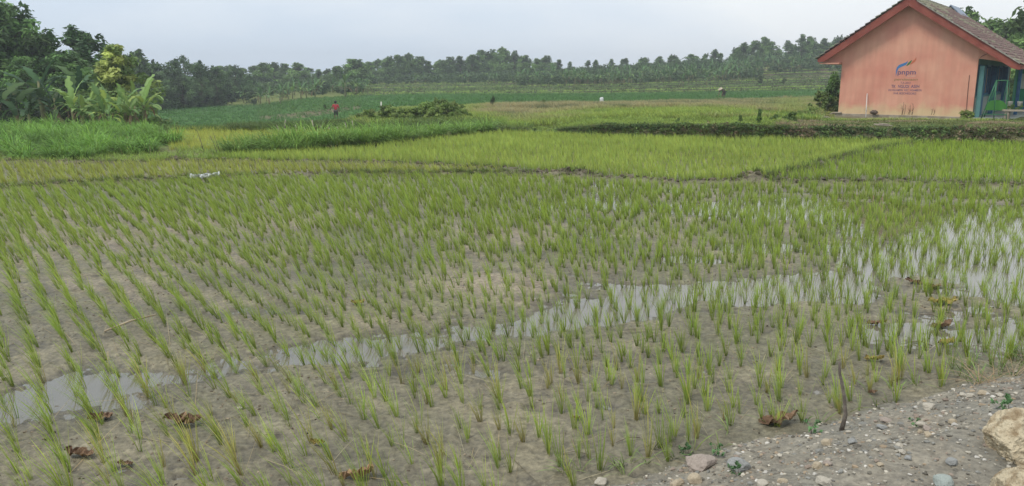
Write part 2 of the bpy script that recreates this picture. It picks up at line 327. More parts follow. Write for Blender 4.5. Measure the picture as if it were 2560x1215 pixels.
sy = n.new('ShaderNodeMapRange'); sy.inputs['From Min'].default_value = 19; sy.inputs['From Max'].default_value = 22; sy.inputs['To Min'].default_value = .35; sy.inputs['To Max'].default_value = .05; l.new(sz.outputs['Y'], sy.inputs['Value']); l.new(sy.outputs[0], b.inputs['Specular IOR Level'])
b.inputs['Specular IOR Level'].default_value = .35
bp = n.new('ShaderNodeBump'); bp.inputs['Strength'].default_value = .9; bp.inputs['Distance'].default_value = .016; l.new(n1.outputs['Fac'], bp.inputs['Height']); l.new(bp.outputs[0], b.inputs['Normal'])
tag(link('ground', npmesh('ground', P, Q, None, np.clip(C.reshape(-1, 3), 0, 1)), mg), 'wet paddy mud and grassy fields rising to far terraces', kind='structure')
# standing water: a level sheet that shows only where the mud dips under it
mw = bpy.data.materials.new('muddy_water'); mw.use_nodes = True; n = mw.node_tree.nodes; b = n['Principled BSDF']
b.inputs['Base Color'].default_value = (.15, .135, .10, 1); b.inputs['Roughness'].default_value = .035; b.inputs['IOR'].default_value = 1.45; b.inputs['Specular IOR Level'].default_value = .9
tw = n.new('ShaderNodeTexNoise'); tw.inputs['Scale'].default_value = 9; tw.inputs['Detail'].default_value = 3; gw = n.new('ShaderNodeNewGeometry'); mw.node_tree.links.new(gw.outputs['Position'], tw.inputs['Vector'])
bw = n.new('ShaderNodeBump'); bw.inputs['Strength'].default_value = .05; bw.inputs['Distance'].default_value = .02; mw.node_tree.links.new(tw.outputs['Fac'], bw.inputs['Height']); mw.node_tree.links.new(bw.outputs[0], b.inputs['Normal'])
WV = [(-13, 3.2, WL), (15, 3.2, WL), (24, 17.2, WL), (-24, 17.2, WL)]
tag(link('water', fromlists('water', WV, [(0, 1, 2, 3)]), mw), 'shallow water standing in the paddy and reflecting the sky', kind='structure')

# ------------------------------------------------------------------ rice seedlings of the near paddy, set in rows
rd = np.array([-.56, .83]); rp = np.array([.83, .56]); SPR, SPA = .22, .155
gi, gj = np.meshgrid(np.arange(-160, 160), np.arange(-150, 170))
gx = gi*SPR*rp[0]+gj*SPA*rd[0]+1.3; gy = gi*SPR*rp[1]+gj*SPA*rd[1]+9
gx = gx.ravel(); gy = gy.ravel()
bend = .25*vnoise(gx*.12, gy*.12, 110); gx = gx+bend
rn_ = np.interp(gx/np.maximum(gy, 1), [-.3, .15], [.026, .055])*np.interp(gy, [7, 12], [1, 1.3]); gx = gx+RNG.normal(0, 1, len(gx))*rn_; gy = gy+RNG.normal(0, 1, len(gy))*rn_
ex = RNG.uniform(0, 1, (5200, 2)); exy = np.sqrt(ex[:, 0]*(19**2-9.5**2)+9.5**2); gx = np.concatenate([gx, (ex[:, 1]*1.7-.85)*exy]); gy = np.concatenate([gy, exy])
k = (gy > 3.6) & (gy < 19) & (np.abs(gx) < gy*.80+.5) & (RNG.uniform(0, 1, len(gx)) > .06); gx, gy = gx[k], gy[k]
gz = ground_z(gx, gy); S = np.stack([gx, gy, gz], 1); spx, spy = proj(S)
lo_y = np.interp(spx, [-500, 0, 300, 600, 900, 1250, 1450, 1700, 2000, 2300, 2560, 3000], [497, 480, 463, 449, 444, 444, 452, 466, 466, 468, 478, 486])
k = (spy > lo_y) & (bank_s(gx, gy) < -.03) & (bank_z(gx, gy) < gz+.01); S, spx, spy = S[k], spx[k], spy[k]
vis = (spx > 0) & (spx < 2560) & (spy < 1235)
order = np.argsort(np.where(vis, S[:, 1], 1e9))[:300]
one = np.zeros(len(S), bool); one[order] = True
def windat(x, y): f_ = np.clip((600-np.asarray(bear(x, y)))/1500+.9, .10, 1.); return np.stack([-.46*f_, .05*f_], -1)
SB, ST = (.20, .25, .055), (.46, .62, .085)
lab = 'young green rice seedling tuft standing in the wet mud nearest the camera'
protos = {}
for wi, wf in enumerate((1., .6, .25)):
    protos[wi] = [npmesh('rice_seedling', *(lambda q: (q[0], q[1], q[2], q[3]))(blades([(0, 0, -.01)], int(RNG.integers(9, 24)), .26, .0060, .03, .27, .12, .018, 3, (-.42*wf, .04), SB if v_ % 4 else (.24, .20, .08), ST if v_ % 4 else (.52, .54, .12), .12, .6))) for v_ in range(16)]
wv = windat(S[:, 0], S[:, 1])
for j in order:
    f_ = -wv[j, 0]/.42; wi = 0 if f_ > .8 else 1 if f_ > .45 else 2
    o = link('rice_seedling', protos[wi][random.randrange(16)], M_BLADE); o.location = S[j]; s = random.uniform(.62, 1.15)
    o.scale = (s*random.choice((1,)), s, s*random.uniform(.9, 1.1)); o.rotation_euler = (random.uniform(-.08, .08), random.uniform(-.08, .1), random.uniform(-.5, .5))
    tag(o, lab, 'rice seedling', 'rice seedlings planted in rows in the near paddy')
rest = ~one; Sr, wr = S[rest], wv[rest]; parts = []
sizef = np.clip(1+.28*fbm(Sr[:, 0]*.5, Sr[:, 1]*.5, 120)+RNG.normal(0, .13, len(Sr)), .6, 1.5)
for a, bq, nb, wd in ((0, 8, 16, .0064), (8, 12, 12, .0076), (12, 30, 11, .0098)):
    k = (Sr[:, 1] >= a) & (Sr[:, 1] < bq)
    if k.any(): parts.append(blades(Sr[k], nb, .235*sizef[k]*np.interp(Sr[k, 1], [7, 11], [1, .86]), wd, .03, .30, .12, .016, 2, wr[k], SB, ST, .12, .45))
grass_obj('rice_seedlings', parts, 'rows of young rice seedlings filling the rest of the near paddy', 'rice')

# stubby narrow plot between the two mud bunds
def rowpts(b0, b1, y0, y1, sp, jit=.03):
    i, j = np.meshgrid(np.arange(-220, 220), np.arange(-220, 260)); x = i*sp*rp[0]+j*sp*rd[0]; y = i*sp*rp[1]+j*sp*rd[1]+16
    x = x.ravel()+RNG.normal(0, jit, x.size); y = y.ravel()+RNG.normal(0, jit, y.size)
    bb = bear(x, y); k = (bb > b0) & (bb < b1) & (y > y0) & (y < y1); x, y = x[k], y[k]; return np.stack([x, y, ground_z(x, y)], 1)
up_y = lambda px: np.interp(px, [-500, 0, 250, 450, 760, 1000, 1250, 1450, 1700, 2000, 2300, 2560, 3000], [412, 409, 412, 404, 408, 413, 426, 441, 459, 458, 459, 468, 476])
lw_y = lambda px: np.interp(px, [-500, 0, 300, 600, 900, 1250, 1450], [492, 474, 457, 443, 438, 437, 441])
p = rowpts(-500, 1400, 15, 22.5, .19, .05); px, py = proj(p); k = (py > up_y(px)+5) & (py < lw_y(px)-3); p = p[k]
grass_obj('narrow_plot_rice', [blades(p, 10, .22, .013, .03, .35, .12, .03, 2, (-.3, 0), (.24, .25, .06), (.48, .55, .10), .14, .4)], 'pale thin rice in the narrow plot between two mud bunds', 'rice')
# dense lime rice in the middle plots
di_x = lambda py: np.interp(py, [352, 372, 402, 440, 458], [2340, 2220, 2100, 1960, 1880])
bank_foot = lambda px: np.interp(px, [1245, 1390, 1600, 1900, 2300, 2560, 3600], [334, 338, 345, 352, 357, 362, 380])
p = rowpts(330, 2300, 17, 31.3, .175, .03); px, py = proj(p)
mB = (py < up_y(px)-4) & (py > np.where(px < 1245, strip_y(px)+4, bank_foot(px))) & (px < di_x(py)-16) & ((px > 560) | (py > 392)); p = p[mB]; px = px[mB]; py = py[mB]
vv = fbm(p[:, 0]*.4, p[:, 1]*.4, 130)[:, None]
tipc = np.array((.50, .61, .12))*(1+.22*vv); bsc = np.broadcast_to((.28, .37, .07), tipc.shape)
left = np.clip((700-px)/250, 0, 1)[:, None]; tipc = tipc*(1+.22*fbm(p[:, 0]*1.6, p[:, 1]*1.0, 133))[:, None]*(1-left)+np.array((.28, .44, .07))*left
grass_obj('lime_rice', [blades(p, 8, .24*(1+.35*vv[:, 0]+.2*fbm(p[:, 0]*2, p[:, 1]*2, 134)), .016, .03, .35, .15, .03, 2, (-.12, 0), bsc, tipc, .10, .3)], 'dense lime green rice filling the middle plot', 'rice')
p = rowpts(1850, 3400, 15, 28, .185, .03); px, py = proj(p); m_ = (py < up_y(px)-4) & (py > bank_foot(px)+2) & (px > di_x(py)+15); p = p[m_]
vv = fbm(p[:, 0]*.4, p[:, 1]*.4, 131)[:, None]
grass_obj('green_rice', [blades(p, 8, .25, .015, .03, .35, .15, .03, 2, (-.10, 0), (.22, .30, .055), np.array((.42, .58, .07))*(1+.25*vv), .12, .3)], 'greener rice plot to the right of the slanting mud bund', 'rice')
# field behind the strip on the left
p = rowpts(380, 900, 24.5, 34, .19, .04); px, py = proj(p); m_ = (py < np.minimum(strip_y(px)-14, 376)) & (px > 425); p = p[m_]
grass_obj('yellow_rice', [blades(p, 8, .22, .02, .05, .4, .15, .05, 1, (-.1, 0), (.34, .37, .08), (.58, .62, .12), .10, .3)], 'yellow green rice plot behind the tall grass strip', 'rice')
# weeds on the bunds
pp = []
for pts, nn, hh in ((BUND_UP, 900, .10), (BUND_LO, 650, .12), (BUND_DI, 550, .14)):
    pts = np.array(pts); sg = RNG.integers(0, len(pts)-1, nn*2); t = RNG.uniform(0, 1, nn*2)
    ln = np.hypot(*(pts[1:]-pts[:-1]).T); sg = RNG.choice(len(ln), nn*2, p=ln/ln.sum())
    q = pts[sg]+(pts[sg+1]-pts[sg])*t[:, None]+RNG.normal(0, .16, (nn*2, 2))
    q = q[vnoise(q[:, 0]*1.3, q[:, 1]*1.3, 140) > -.35]
    pp.append(blades(np.column_stack([q, ground_z(q[:, 0], q[:, 1])]), 6, hh, .012, .2, .8, .3, .05, 2, (0, 0), (.10, .11, .04), (.17, .25, .06), .25, .5))
q = scatter(880, 1500, 16, 20, 90, lambda px, py, p: (py > up_y(px)+3) & (py < lw_y(px)+6)); pp.append(blades(q, 5, .09, .012, .3, .8, .3, .05, 2, (0, 0), (.13, .13, .05), (.22, .28, .08), .2, .4))
q = scatter(-500, 1300, 18.5, 27, 45, lambda px, py, p: (py < up_y(px)-2) & (py > np.where(px < 445, 385, strip_y(px)-26)) & ((px < 700) | (py < strip_y(px)+2))); pp.append(blades(q, 6, .16, .014, .2, .6, .3, .06, 2, (-.1, 0), (.16, .20, .05), (.28, .42, .08), .2, .4))
q = scatter(-500, 1500, 15, 21, 30, lambda px, py, p: (py > up_y(px)) & (py < lw_y(px)+4) & (vnoise(p[:, 0]*.8, p[:, 1]*1.6, 145) > -.3)); pp.append(blades(q, 5, .07, .012, .3, .8, .3, .06, 2, (0, 0), (.15, .16, .05), (.24, .30, .08), .2, .4))
grass_obj('bund_weeds', pp, 'short weeds growing along the low mud bunds', 'weeds')
# mud clods along the bunds and on the field
ico = bmesh.new(); bmesh.ops.create_icosphere(ico, subdivisions=1, radius=1); IV = np.array([v.co[:] for v in ico.verts]); IF = np.array([[v.index for v in f.verts] for f in ico.faces]); ico.free()
ico = bmesh.new(); bmesh.ops.create_icosphere(ico, subdivisions=2, radius=1); IV2 = np.array([v.co[:] for v in ico.verts]); IF2 = np.array([[v.index for v in f.verts] for f in ico.faces]); ico.free()
def lumps(P, rad, flat=.6, jag=.3, col=(.2, .17, .12), cv=.2, hi=False):
    iv, fi = (IV2, IF2) if hi else (IV, IF); n_ = len(P); rad = np.broadcast_to(rad, (n_,)); nv = len(iv)
    sc = RNG.uniform(.65, 1.3, (n_, 1, 3)); sc[:, :, 2] *= flat; V = iv[None]*sc*(1+jag*RNG.uniform(-1, 1, (n_, nv, 1)))*rad[:, None, None]
    a = RNG.uniform(0, 6.28, n_); ca, sa = np.cos(a)[:, None], np.sin(a)[:, None]
    V = np.stack([V[..., 0]*ca-V[..., 1]*sa, V[..., 0]*sa+V[..., 1]*ca, V[..., 2]], -1)+P[:, None]
    T = fi[None]+(np.arange(n_)*nv)[:, None, None]; col = np.broadcast_to(col, (n_, 3))
    Cc = np.repeat((col*(1+cv*RNG.normal(0, 1, (n_, 1))))[:, None], nv, 1)
    return V.reshape(-1, 3), np.zeros((0, 4), int), T.reshape(-1, 3), np.clip(Cc.reshape(-1, 3), .02, 1)
M_DIRT = leafmat('dry_clods', 0., .9)
cl = []
for pts, nn in ((BUND_UP, 800), (BUND_LO, 500), (BUND_DI, 400)):
    pts = np.array(pts); ln = np.hypot(*(pts[1:]-pts[:-1]).T); sg = RNG.choice(len(ln), nn, p=ln/ln.sum()); q = pts[sg]+(pts[sg+1]-pts[sg])*RNG.uniform(0, 1, (nn, 1))+RNG.normal(0, .10, (nn, 2))
    cl.append(lumps(np.column_stack([q, ground_z(q[:, 0], q[:, 1])]), RNG.uniform(.02, .065, nn), .7, .35, (.13, .11, .075), .35))
q = scatter(-200, 2800, 3.6, 11, 110, lambda px, py, p: (p[:, 2] > WL+.01) & (bank_s(p[:, 0], p[:, 1]) < 0) & (vnoise(p[:, 0]*2, p[:, 1]*2, 150) > 0))
cl.append(lumps(q, RNG.uniform(.003, .013, len(q)), .6, .35, (.19, .155, .11), .38))
q = scatter(-200, 2800, 3.6, 12, 16, lambda px, py, p: (p[:, 2] > WL) & (bank_s(p[:, 0], p[:, 1]) < 0)); q[:, 2] += .008
grass_obj('straw_bits', [blades(q, 1, .10, .005, 3., 6., .2, .01, 2, (0, 0), (.34, .28, .17), (.42, .35, .22), .35, .6)], 'scraps of dry straw and dead blades lying on the mud', 'straw')
v, q_, t, c = join(cl); tag(link('mud_clods', npmesh('mud_clods', v, q_, t, c, False), M_DIRT), 'crumbly mud clods along the bunds and over the paddy', 'mud', kind='stuff')

# ------------------------------------------------------------------ tall grass, banks, meadow, far rice
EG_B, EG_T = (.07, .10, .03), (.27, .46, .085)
def strippts(px0, px1, back0, back1, dens):
    xs = np.linspace(px0, px1, 60); q = np.array([g0(x_, float(strip_y(x_))) for x_ in xs]); ln = np.hypot(*(q[1:]-q[:-1]).T)
    nn = int(ln.sum()*(back1-back0)*dens); sg = RNG.choice(len(ln), nn, p=ln/ln.sum()); p = q[sg]+(q[sg+1]-q[sg])*RNG.uniform(0, 1, (nn, 1)); p[:, 1] += RNG.uniform(back0, back1, nn)
    return np.column_stack([p, ground_z(p[:, 0], p[:, 1])])
p = strippts(485, 1320, 0, 2.0, 3.6); px, py = proj(p)
clump = .5+.5*vnoise(p[:, 0]*1.0, p[:, 1]*1.0, 160); p = p[((px > 560) | (vnoise(p[:, 0]*2.2, 0, 161) > -.1))]
hts = .62*(.7+.5*(.5+.5*vnoise(p[:, 0]*.9, p[:, 1]*.9, 162)))*np.interp(proj(p)[0], [480, 600, 1150, 1320], [.7, 1, .95, .5])
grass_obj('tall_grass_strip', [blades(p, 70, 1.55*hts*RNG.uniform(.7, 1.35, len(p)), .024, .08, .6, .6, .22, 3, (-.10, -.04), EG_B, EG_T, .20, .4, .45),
    blades(p[::3], 10, .3, .03, .3, .8, .4, .1, 2, (0, 0), (.28, .20, .12), (.38, .28, .17), .2, .4)], 'tall arching fodder grass in a long strip behind the rice', 'tall grass')
def lclump(px, py, p): return (p[:, 1] > np.interp(px, [-900, 0, 200, 360, 410, 450], [21.6, 21.6, 22, 23.2, 24.5, 26])+.35*vnoise(p[:, 0]*1.3, 1, 170)) & (px < 438)
p = scatter(-700, 440, 21, 33.5, 3.2, lclump); px, py = proj(p); n1_ = .5+.5*vnoise(p[:, 0]*.8, p[:, 1]*.8, 171)
p = p[((px < 385) | (p[:, 1] < 28))]; n1_ = .5+.5*vnoise(p[:, 0]*.8, p[:, 1]*.8, 171)
grass_obj('tall_grass_patch', [blades(p, 80, .74*(.55+.75*n1_)*RNG.uniform(.7, 1.3, len(p)), .026, .06, .6, .6, .24, 3, (-.12, -.04), EG_B, (.24, .46, .07), .22, .4, .5), blades(p[::4], 8, .35, .03, .3, .8, .4, .3, 2, (0, 0), (.28, .22, .12), (.36, .28, .15), .2, .4)], 'patch of tall bright fodder grass in front of the banana clump', 'tall grass')
# grassy right bank and its lip
p = scatter(1255, 3300, 25.5, 33.5, 85, lambda px, py, p: (p[:, 1] > np.interp(bear(p[:, 0], p[:, 1]), TOE_B, TOE_Y)-.1))
bb = bear(p[:, 0], p[:, 1]); dd = p[:, 1]-np.interp(bb, TOE_B, TOE_Y); face = dd < .9
dry = (vnoise(p[:, 0]*.5, p[:, 1]*1.2, 180) > .25) & (bb > 1950) & (~face)
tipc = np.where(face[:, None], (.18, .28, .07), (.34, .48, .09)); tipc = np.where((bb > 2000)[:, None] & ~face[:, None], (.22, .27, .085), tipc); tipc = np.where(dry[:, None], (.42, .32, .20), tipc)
tipc = np.where((face & (RNG.uniform(0, 1, len(p)) < .25))[:, None], (.24, .21, .11), tipc)
hh = np.where(face, .22, .26)*np.where((bb > 1980), .6, 1)*(1+.4*vnoise(p[:, 0]*.9, p[:, 1]*.9, 181))*np.where((bb > 1310) & (bb < 1395), .35, 1)
hh = hh*np.where(bb < 1330, 1.5, 1)*np.where((bb > 2060) & (p[:, 1] > 31), .5, 1)
pf = face
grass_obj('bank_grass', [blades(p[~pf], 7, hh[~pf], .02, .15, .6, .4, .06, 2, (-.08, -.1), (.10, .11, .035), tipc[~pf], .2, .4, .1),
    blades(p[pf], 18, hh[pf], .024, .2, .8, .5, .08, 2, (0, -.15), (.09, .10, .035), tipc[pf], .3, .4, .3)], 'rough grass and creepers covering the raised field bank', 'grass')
# meadow
def mead(px, py, p):
    b_ = bear(p[:, 0], p[:, 1]); far_ = np.interp(b_, [850, 1000, 1180, 1300, 1700, 2000, 2100], [52, 56, 62, 66, 70, 78, 80])
    return (p[:, 1] < far_) & ~((b_ > 2090) & (b_ < 2600) & (p[:, 1] > 37) & (p[:, 1] < 55))
p = scatter(880, 2900, 33.4, 80, 15, mead); p = np.concatenate([p, scatter(880, 2200, 33.4, 46, 14, mead)])
d = p[:, 1]; b_ = bear(p[:, 0], d); nn = fbm(p[:, 0]*.22, d*.22, 190); pink = smooth((d-38+8*nn)/10)*smooth((b_-1100)/200)*(1-.6*smooth((b_-1850)/150)); pink = np.clip(pink+.5*(nn > .18), 0, 1)*.85
tipc = np.array((.42, .56, .10))[None]*(1-pink[:, None])+np.array((.54, .43, .25))[None]*pink[:, None]
dk = (fbm(p[:, 0]*.5, d*.5, 191) > .22)[:, None]; tipc = np.where(dk, tipc*np.array((.5, .62, .6)), tipc)
grass_obj('meadow_grass', [blades(p, 8, .36*(1+.8*nn)*np.where((b_ > 2060) & (d < 45), .35, 1), .032, .12, .5, .3, .12, 2, (-.1, 0), (.13, .14, .05), tipc, .14, .4, .05)], 'seeding meadow grass, lime near and pinkish brown farther off', 'grass')
# slope behind the left plot and its bank with the stakes
p = scatter(330, 1260, 32.2, 58, 16, lambda px, py, p: (bear(p[:, 0], p[:, 1]) > np.interp(p[:, 1], [32, 36, 40, 46, 58], [300, 340, 560, 760, 830])))
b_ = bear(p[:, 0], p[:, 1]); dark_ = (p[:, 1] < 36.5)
p2 = scatter(560, 1260, 32.3, 36.4, 45)
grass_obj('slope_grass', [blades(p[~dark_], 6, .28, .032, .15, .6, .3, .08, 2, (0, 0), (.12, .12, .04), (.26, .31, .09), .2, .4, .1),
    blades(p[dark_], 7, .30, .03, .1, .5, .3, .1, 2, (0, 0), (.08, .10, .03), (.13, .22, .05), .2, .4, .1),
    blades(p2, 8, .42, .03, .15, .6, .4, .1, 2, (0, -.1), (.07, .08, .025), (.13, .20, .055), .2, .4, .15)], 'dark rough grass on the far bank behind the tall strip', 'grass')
# far dark green paddies and terraces
p = scatter(250, 2100, 57, 108, 3.2, lambda px, py, p: ((bear(p[:, 0], p[:, 1]) < 860) | (p[:, 1] > 67)) & ((bear(p[:, 0], p[:, 1]) < 1900) | (p[:, 1] > 82)))
nn = fbm(p[:, 0]*.12, p[:, 1]*.12, 200)[:, None]
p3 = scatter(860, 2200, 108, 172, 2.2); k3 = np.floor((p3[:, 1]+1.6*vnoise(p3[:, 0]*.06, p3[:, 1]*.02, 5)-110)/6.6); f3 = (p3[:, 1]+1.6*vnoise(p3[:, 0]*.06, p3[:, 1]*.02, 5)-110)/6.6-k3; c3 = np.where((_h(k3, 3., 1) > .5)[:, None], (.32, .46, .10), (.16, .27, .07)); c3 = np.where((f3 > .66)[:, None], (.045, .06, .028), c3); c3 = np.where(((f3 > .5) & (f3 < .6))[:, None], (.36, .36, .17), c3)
p4 = scatter(640, 900, 82, 108, 2)
grass_obj('far_rice', [blades(p, 6, .30, .07, .1, .5, .3, .25, 1, (0, 0), (.05, .10, .03), np.array((.11, .25, .06))*(1+.3*nn), .15, .3),
    blades(p3, 5, .30, .09, .1, .6, .3, .3, 1, (0, 0), c3*.6, c3, .2, .4), blades(p4, 5, .3, .08, .1, .6, .3, .3, 1, (0, 0), (.08, .12, .03), (.15, .27, .06), .2, .4)], 'dark green rice in the flooded fields and terraces far off', 'rice')

# ------------------------------------------------------------------ leafy crowns
def leaves(cent, rad, per, size, cols, cv=.22, flat=.8, seed=0, shell=.5):
    rng = np.random.default_rng(seed); cent = np.asarray(cent, float); n_ = len(cent); rad = np.broadcast_to(rad, (n_,)); per = np.broadcast_to(per, (n_,)).astype(int)
    idx = np.repeat(np.arange(n_), per); m = len(idx); d = rng.normal(0, 1, (m, 3)); d /= np.linalg.norm(d, axis=1)[:, None]
    rr_ = (shell+(1-shell)*rng.uniform(0, 1, m))*(rng.uniform(.75, 1.15, m)); pos = cent[idx]+d*rr_[:, None]*rad[idx][:, None]*np.array((1, 1, flat))
    nrm = d*.6+rng.normal(0, .6, (m, 3))+np.array((0, 0, .5)); nrm /= np.linalg.norm(nrm, axis=1)[:, None]
    t = np.cross(nrm, rng.normal(0, 1, (m, 3))); t /= np.linalg.norm(t, axis=1)[:, None]; b_ = np.cross(nrm, t)
    s = size*rng.uniform(.6, 1.35, m)[:, None]; tip = pos+t*s-nrm*s*.15; tail = pos-t*s*.9; sd_ = b_*s*.42
    V = np.stack([tail, pos+sd_, tip, pos-sd_], 1); Q = np.arange(m*4).reshape(-1, 4)
    cols = np.broadcast_to(cols, (n_, 3)); c = cols[idx]*(1+cv*rng.normal(0, 1, (n_, 1)))[idx]*(1+.16*rng.normal(0, 1, (m, 1)))
    return V.reshape(-1, 3), Q, np.zeros((0, 3), int), np.clip(np.repeat(c, 4, 0), .008, .9)
def tree_mesh(seed, H=9., W=4.2, base=.18, nclump=34, per=75, leaf=.26, col=(.055, .085, .032), col2=(.085, .125, .04), topk=4, crad=.13, knob=.07, twist=0.):
    rng = np.random.default_rng(seed); cen, rad, cc = [], [], []
    limbs = []
    lean_ = rng.normal(0, .04, 2)*H
    for i in range(nclump):
        u = rng.uniform(0, 1)**.85; z = base+(0.93-base)*u; prof = math.sin(math.pi*min(1, .18+.80*u))**.7
        a = rng.uniform(0, 6.28); r = prof*W/2*rng.uniform(.35, 1.02)*(1+.25*math.sin(2*a+seed))
        cen.append((math.cos(a)*r+lean_[0]*u, math.sin(a)*r+lean_[1]*u, z*H)); rad.append(H*crad*rng.uniform(.6, 1.25)*(1-.35*u))
        cc.append(np.array(col)*(1-rng.uniform(0, 1))+np.array(col2)*rng.uniform(.2, 1))
        limbs.append(i)
    for i in range(topk):                        # upright knobs that break the top line
        a = rng.uniform(0, 6.28); r = W*.32*rng.uniform(0, 1); z0 = H*rng.uniform(.86, 1.)
        for j in range(3): cen.append((math.cos(a)*r+lean_[0], math.sin(a)*r+lean_[1], z0-j*H*knob)); rad.append(H*knob*(.6+.35*j)); cc.append(np.array(col)*.9)
    cen = np.array(cen); rad = np.array(rad); per_ = np.maximum(14, per*(rad/(H*crad))**2)
    cr_ = npmesh('crown', *leaves(cen, rad, per_, leaf, np.array(cc), .16, .85, seed), smooth_=False)
    mb = MB(); kx = [(0, 0, -.3)]+[(lean_[0]*t+rng.normal(0, .012)*H, lean_[1]*t+rng.normal(0, .012)*H, H*t*.9) for t in (.2, .4, .6, .8, 1.)]
    mb.tube(kx, [H*.02, H*.017, H*.014, H*.010, H*.006, H*.003], 7)
    for i in limbs[::2]:
        t = max(.12, cen[i][2]/H-.15); s0 = Vector((lean_[0]*t, lean_[1]*t, H*t*.9)); e0 = Vector(cen[i]); mid = s0.lerp(e0, .55)+Vector((0, 0, H*.02)); mb.tube([s0, mid, e0], [H*.007, H*.004, H*.0015], 5)
    tr_ = fromlists('trunk', mb.v, mb.f, True); cr_.materials.append(M_LEAF); tr_.materials.append(M_BARK)
    return tr_, cr_
def place_tree(name, ms, loc, s, rz, label, cat, group=None, sw=1.):
    t = empty(name, loc, rz); link('trunk', ms[0], None, t); link('crown', ms[1], None, t); t.scale = (s*sw, s*sw, s); return tag(t, label, cat, group)
TEAK = [tree_mesh(300+i, 9, 4.8+.5*(i % 3), -.02, 66, 85, .34, (.085, .15, .045), (.19, .30, .085), 3, .15, .08) for i in range(6)]
SLIM = [tree_mesh(330+i, 9, 2.8+.4*i, .04, 40, 75, .32, (.08, .135, .045), (.14, .22, .07), 3, .115, .07) for i in range(4)]
DARK = [tree_mesh(350+i, 9, 5.6, -.03, 75, 100, .26, (.05, .10, .04), (.11, .18, .06), 2, .15, .05) for i in range(3)]
BAMB = [tree_mesh(370+i, 8, 5.6, -.03, 80, 110, .2, (.07, .115, .05), (.12, .185, .07), 1, .13, .05) for i in range(3)]

far_lab = 'hazy teak tree in the long row behind the terraces'
TOPS = [(560, 160), (620, 165), (680, 147), (740, 155), (790, 168), (830, 172), (870, 145), (915, 150), (950, 138), (1000, 126), (1040, 136), (1080, 152), (1130, 138), (1180, 128), (1240, 114), (1290, 120), (1330, 140),
        (1370, 138), (1420, 155), (1445, 145), (1475, 168), (1500, 141), (1530, 142), (1560, 140), (1600, 150), (1640, 146), (1690, 131), (1740, 132), (1790, 126), (1830, 122), (1850, 106), (1895, 94), (1930, 98), (1960, 101), (2000, 85), (2050, 90), (2090, 86), (2130, 80)]
tx, ty = zip(*TOPS)
def seg(x_):
    for lim, s in ((760, 'beyond the banana grove on the low left slope'), (1060, 'behind the red shirted farmer and the left terraces'), (1340, 'in the tall thick stretch at mid horizon'), (1600, 'in the gappy stretch where sky shows between crowns'), (1840, 'on the gentle rise behind the banana belt')):
        if x_ < lim: return s
    return 'on the high ground left of the pink house'
x_ = 548.
while x_ < 2140:
    gap = 1420 < x_ < 1590; Y = random.uniform(188, 206) if x_ > 900 else random.uniform(158, 185)
    p = atp(x_, Y+(random.uniform(-8, 14) if x_ > 1400 else 0)); top = float(np.interp(x_, tx, ty)); top = top+(random.uniform(-4, 6) if x_ < 1400 else random.choice((-4, 0, 3, 9, 14))+random.uniform(-3, 3))
    hgt = max(3.2, htop(p, top)); slim = gap or (x_ > 1600 and random.random() < .5) or random.random() < .15
    ms = random.choice(SLIM if slim else TEAK)
    place_tree('teak_tree', ms, p-Vector((0, 0, .2)), hgt/9.0, random.uniform(0, 6.28), ('slim hazy teak tree ' if slim else 'broad hazy teak tree ')+seg(x_), 'tree', 'teak trees '+seg(x_), random.uniform(1.0, 1.3) if hgt > 6 else random.uniform(1.3, 1.7))
    x_ += random.uniform(22, 32) if x_ < 1400 else random.choice((14, 18, 26, 38, 46)) if gap else random.choice((12, 18, 26, 36))
x_ = 560.
while x_ < 2130:                              # second rank, lower, that closes the row
    if not (1425 < x_ < 1580):
        p = atp(x_, random.uniform(212, 232)); top = float(np.interp(x_, tx, ty))+random.uniform(8, 20); hgt = max(3, htop(p, top))
        place_tree('teak_tree', random.choice(TEAK), p-Vector((0, 0, .2)), hgt/9, random.uniform(0, 6.28), 'rear rank hazy teak tree '+seg(x_), 'tree', 'rear teak trees '+seg(x_), random.uniform(1.2, 1.6))
    x_ += random.uniform(34, 50)
# darker trees and bamboo on the left
for i, (bx, top, Y, kind) in enumerate([(335, 128, 98, 0), (352, 122, 100, 2), (385, 148, 104, 0), (430, 146, 112, 0), (462, 138, 116, 0), (505, 150, 112, 0), (545, 163, 114, 0), (590, 162, 122, 0), (400, 176, 100, 1), (452, 182, 104, 1), (500, 190, 106, 1), (540, 196, 108, 1), (585, 200, 118, 1), (360, 190, 92, 1), (625, 185, 128, 0)]):
    p = atp(bx, Y); hgt = htop(p, top); src = (DARK, BAMB, SLIM)[kind]; H0 = 8 if kind == 1 else 9
    nm = ('shade_tree', 'bamboo_clump', 'teak_tree')[kind]
    lb = ('dark round topped shade tree at the edge of the dark green paddy', 'feathery grey green bamboo clump at the edge of the dark green paddy', 'slim dark teak poking above the left wood')[kind]
    place_tree(nm, src[i % len(src)], p, hgt/H0, i*1.3, lb, ('tree', 'bamboo', 'tree')[kind], (None, 'bamboo clumps edging the dark green paddy', None)[kind] if kind else 'dark shade trees edging the dark green paddy', 1.15)
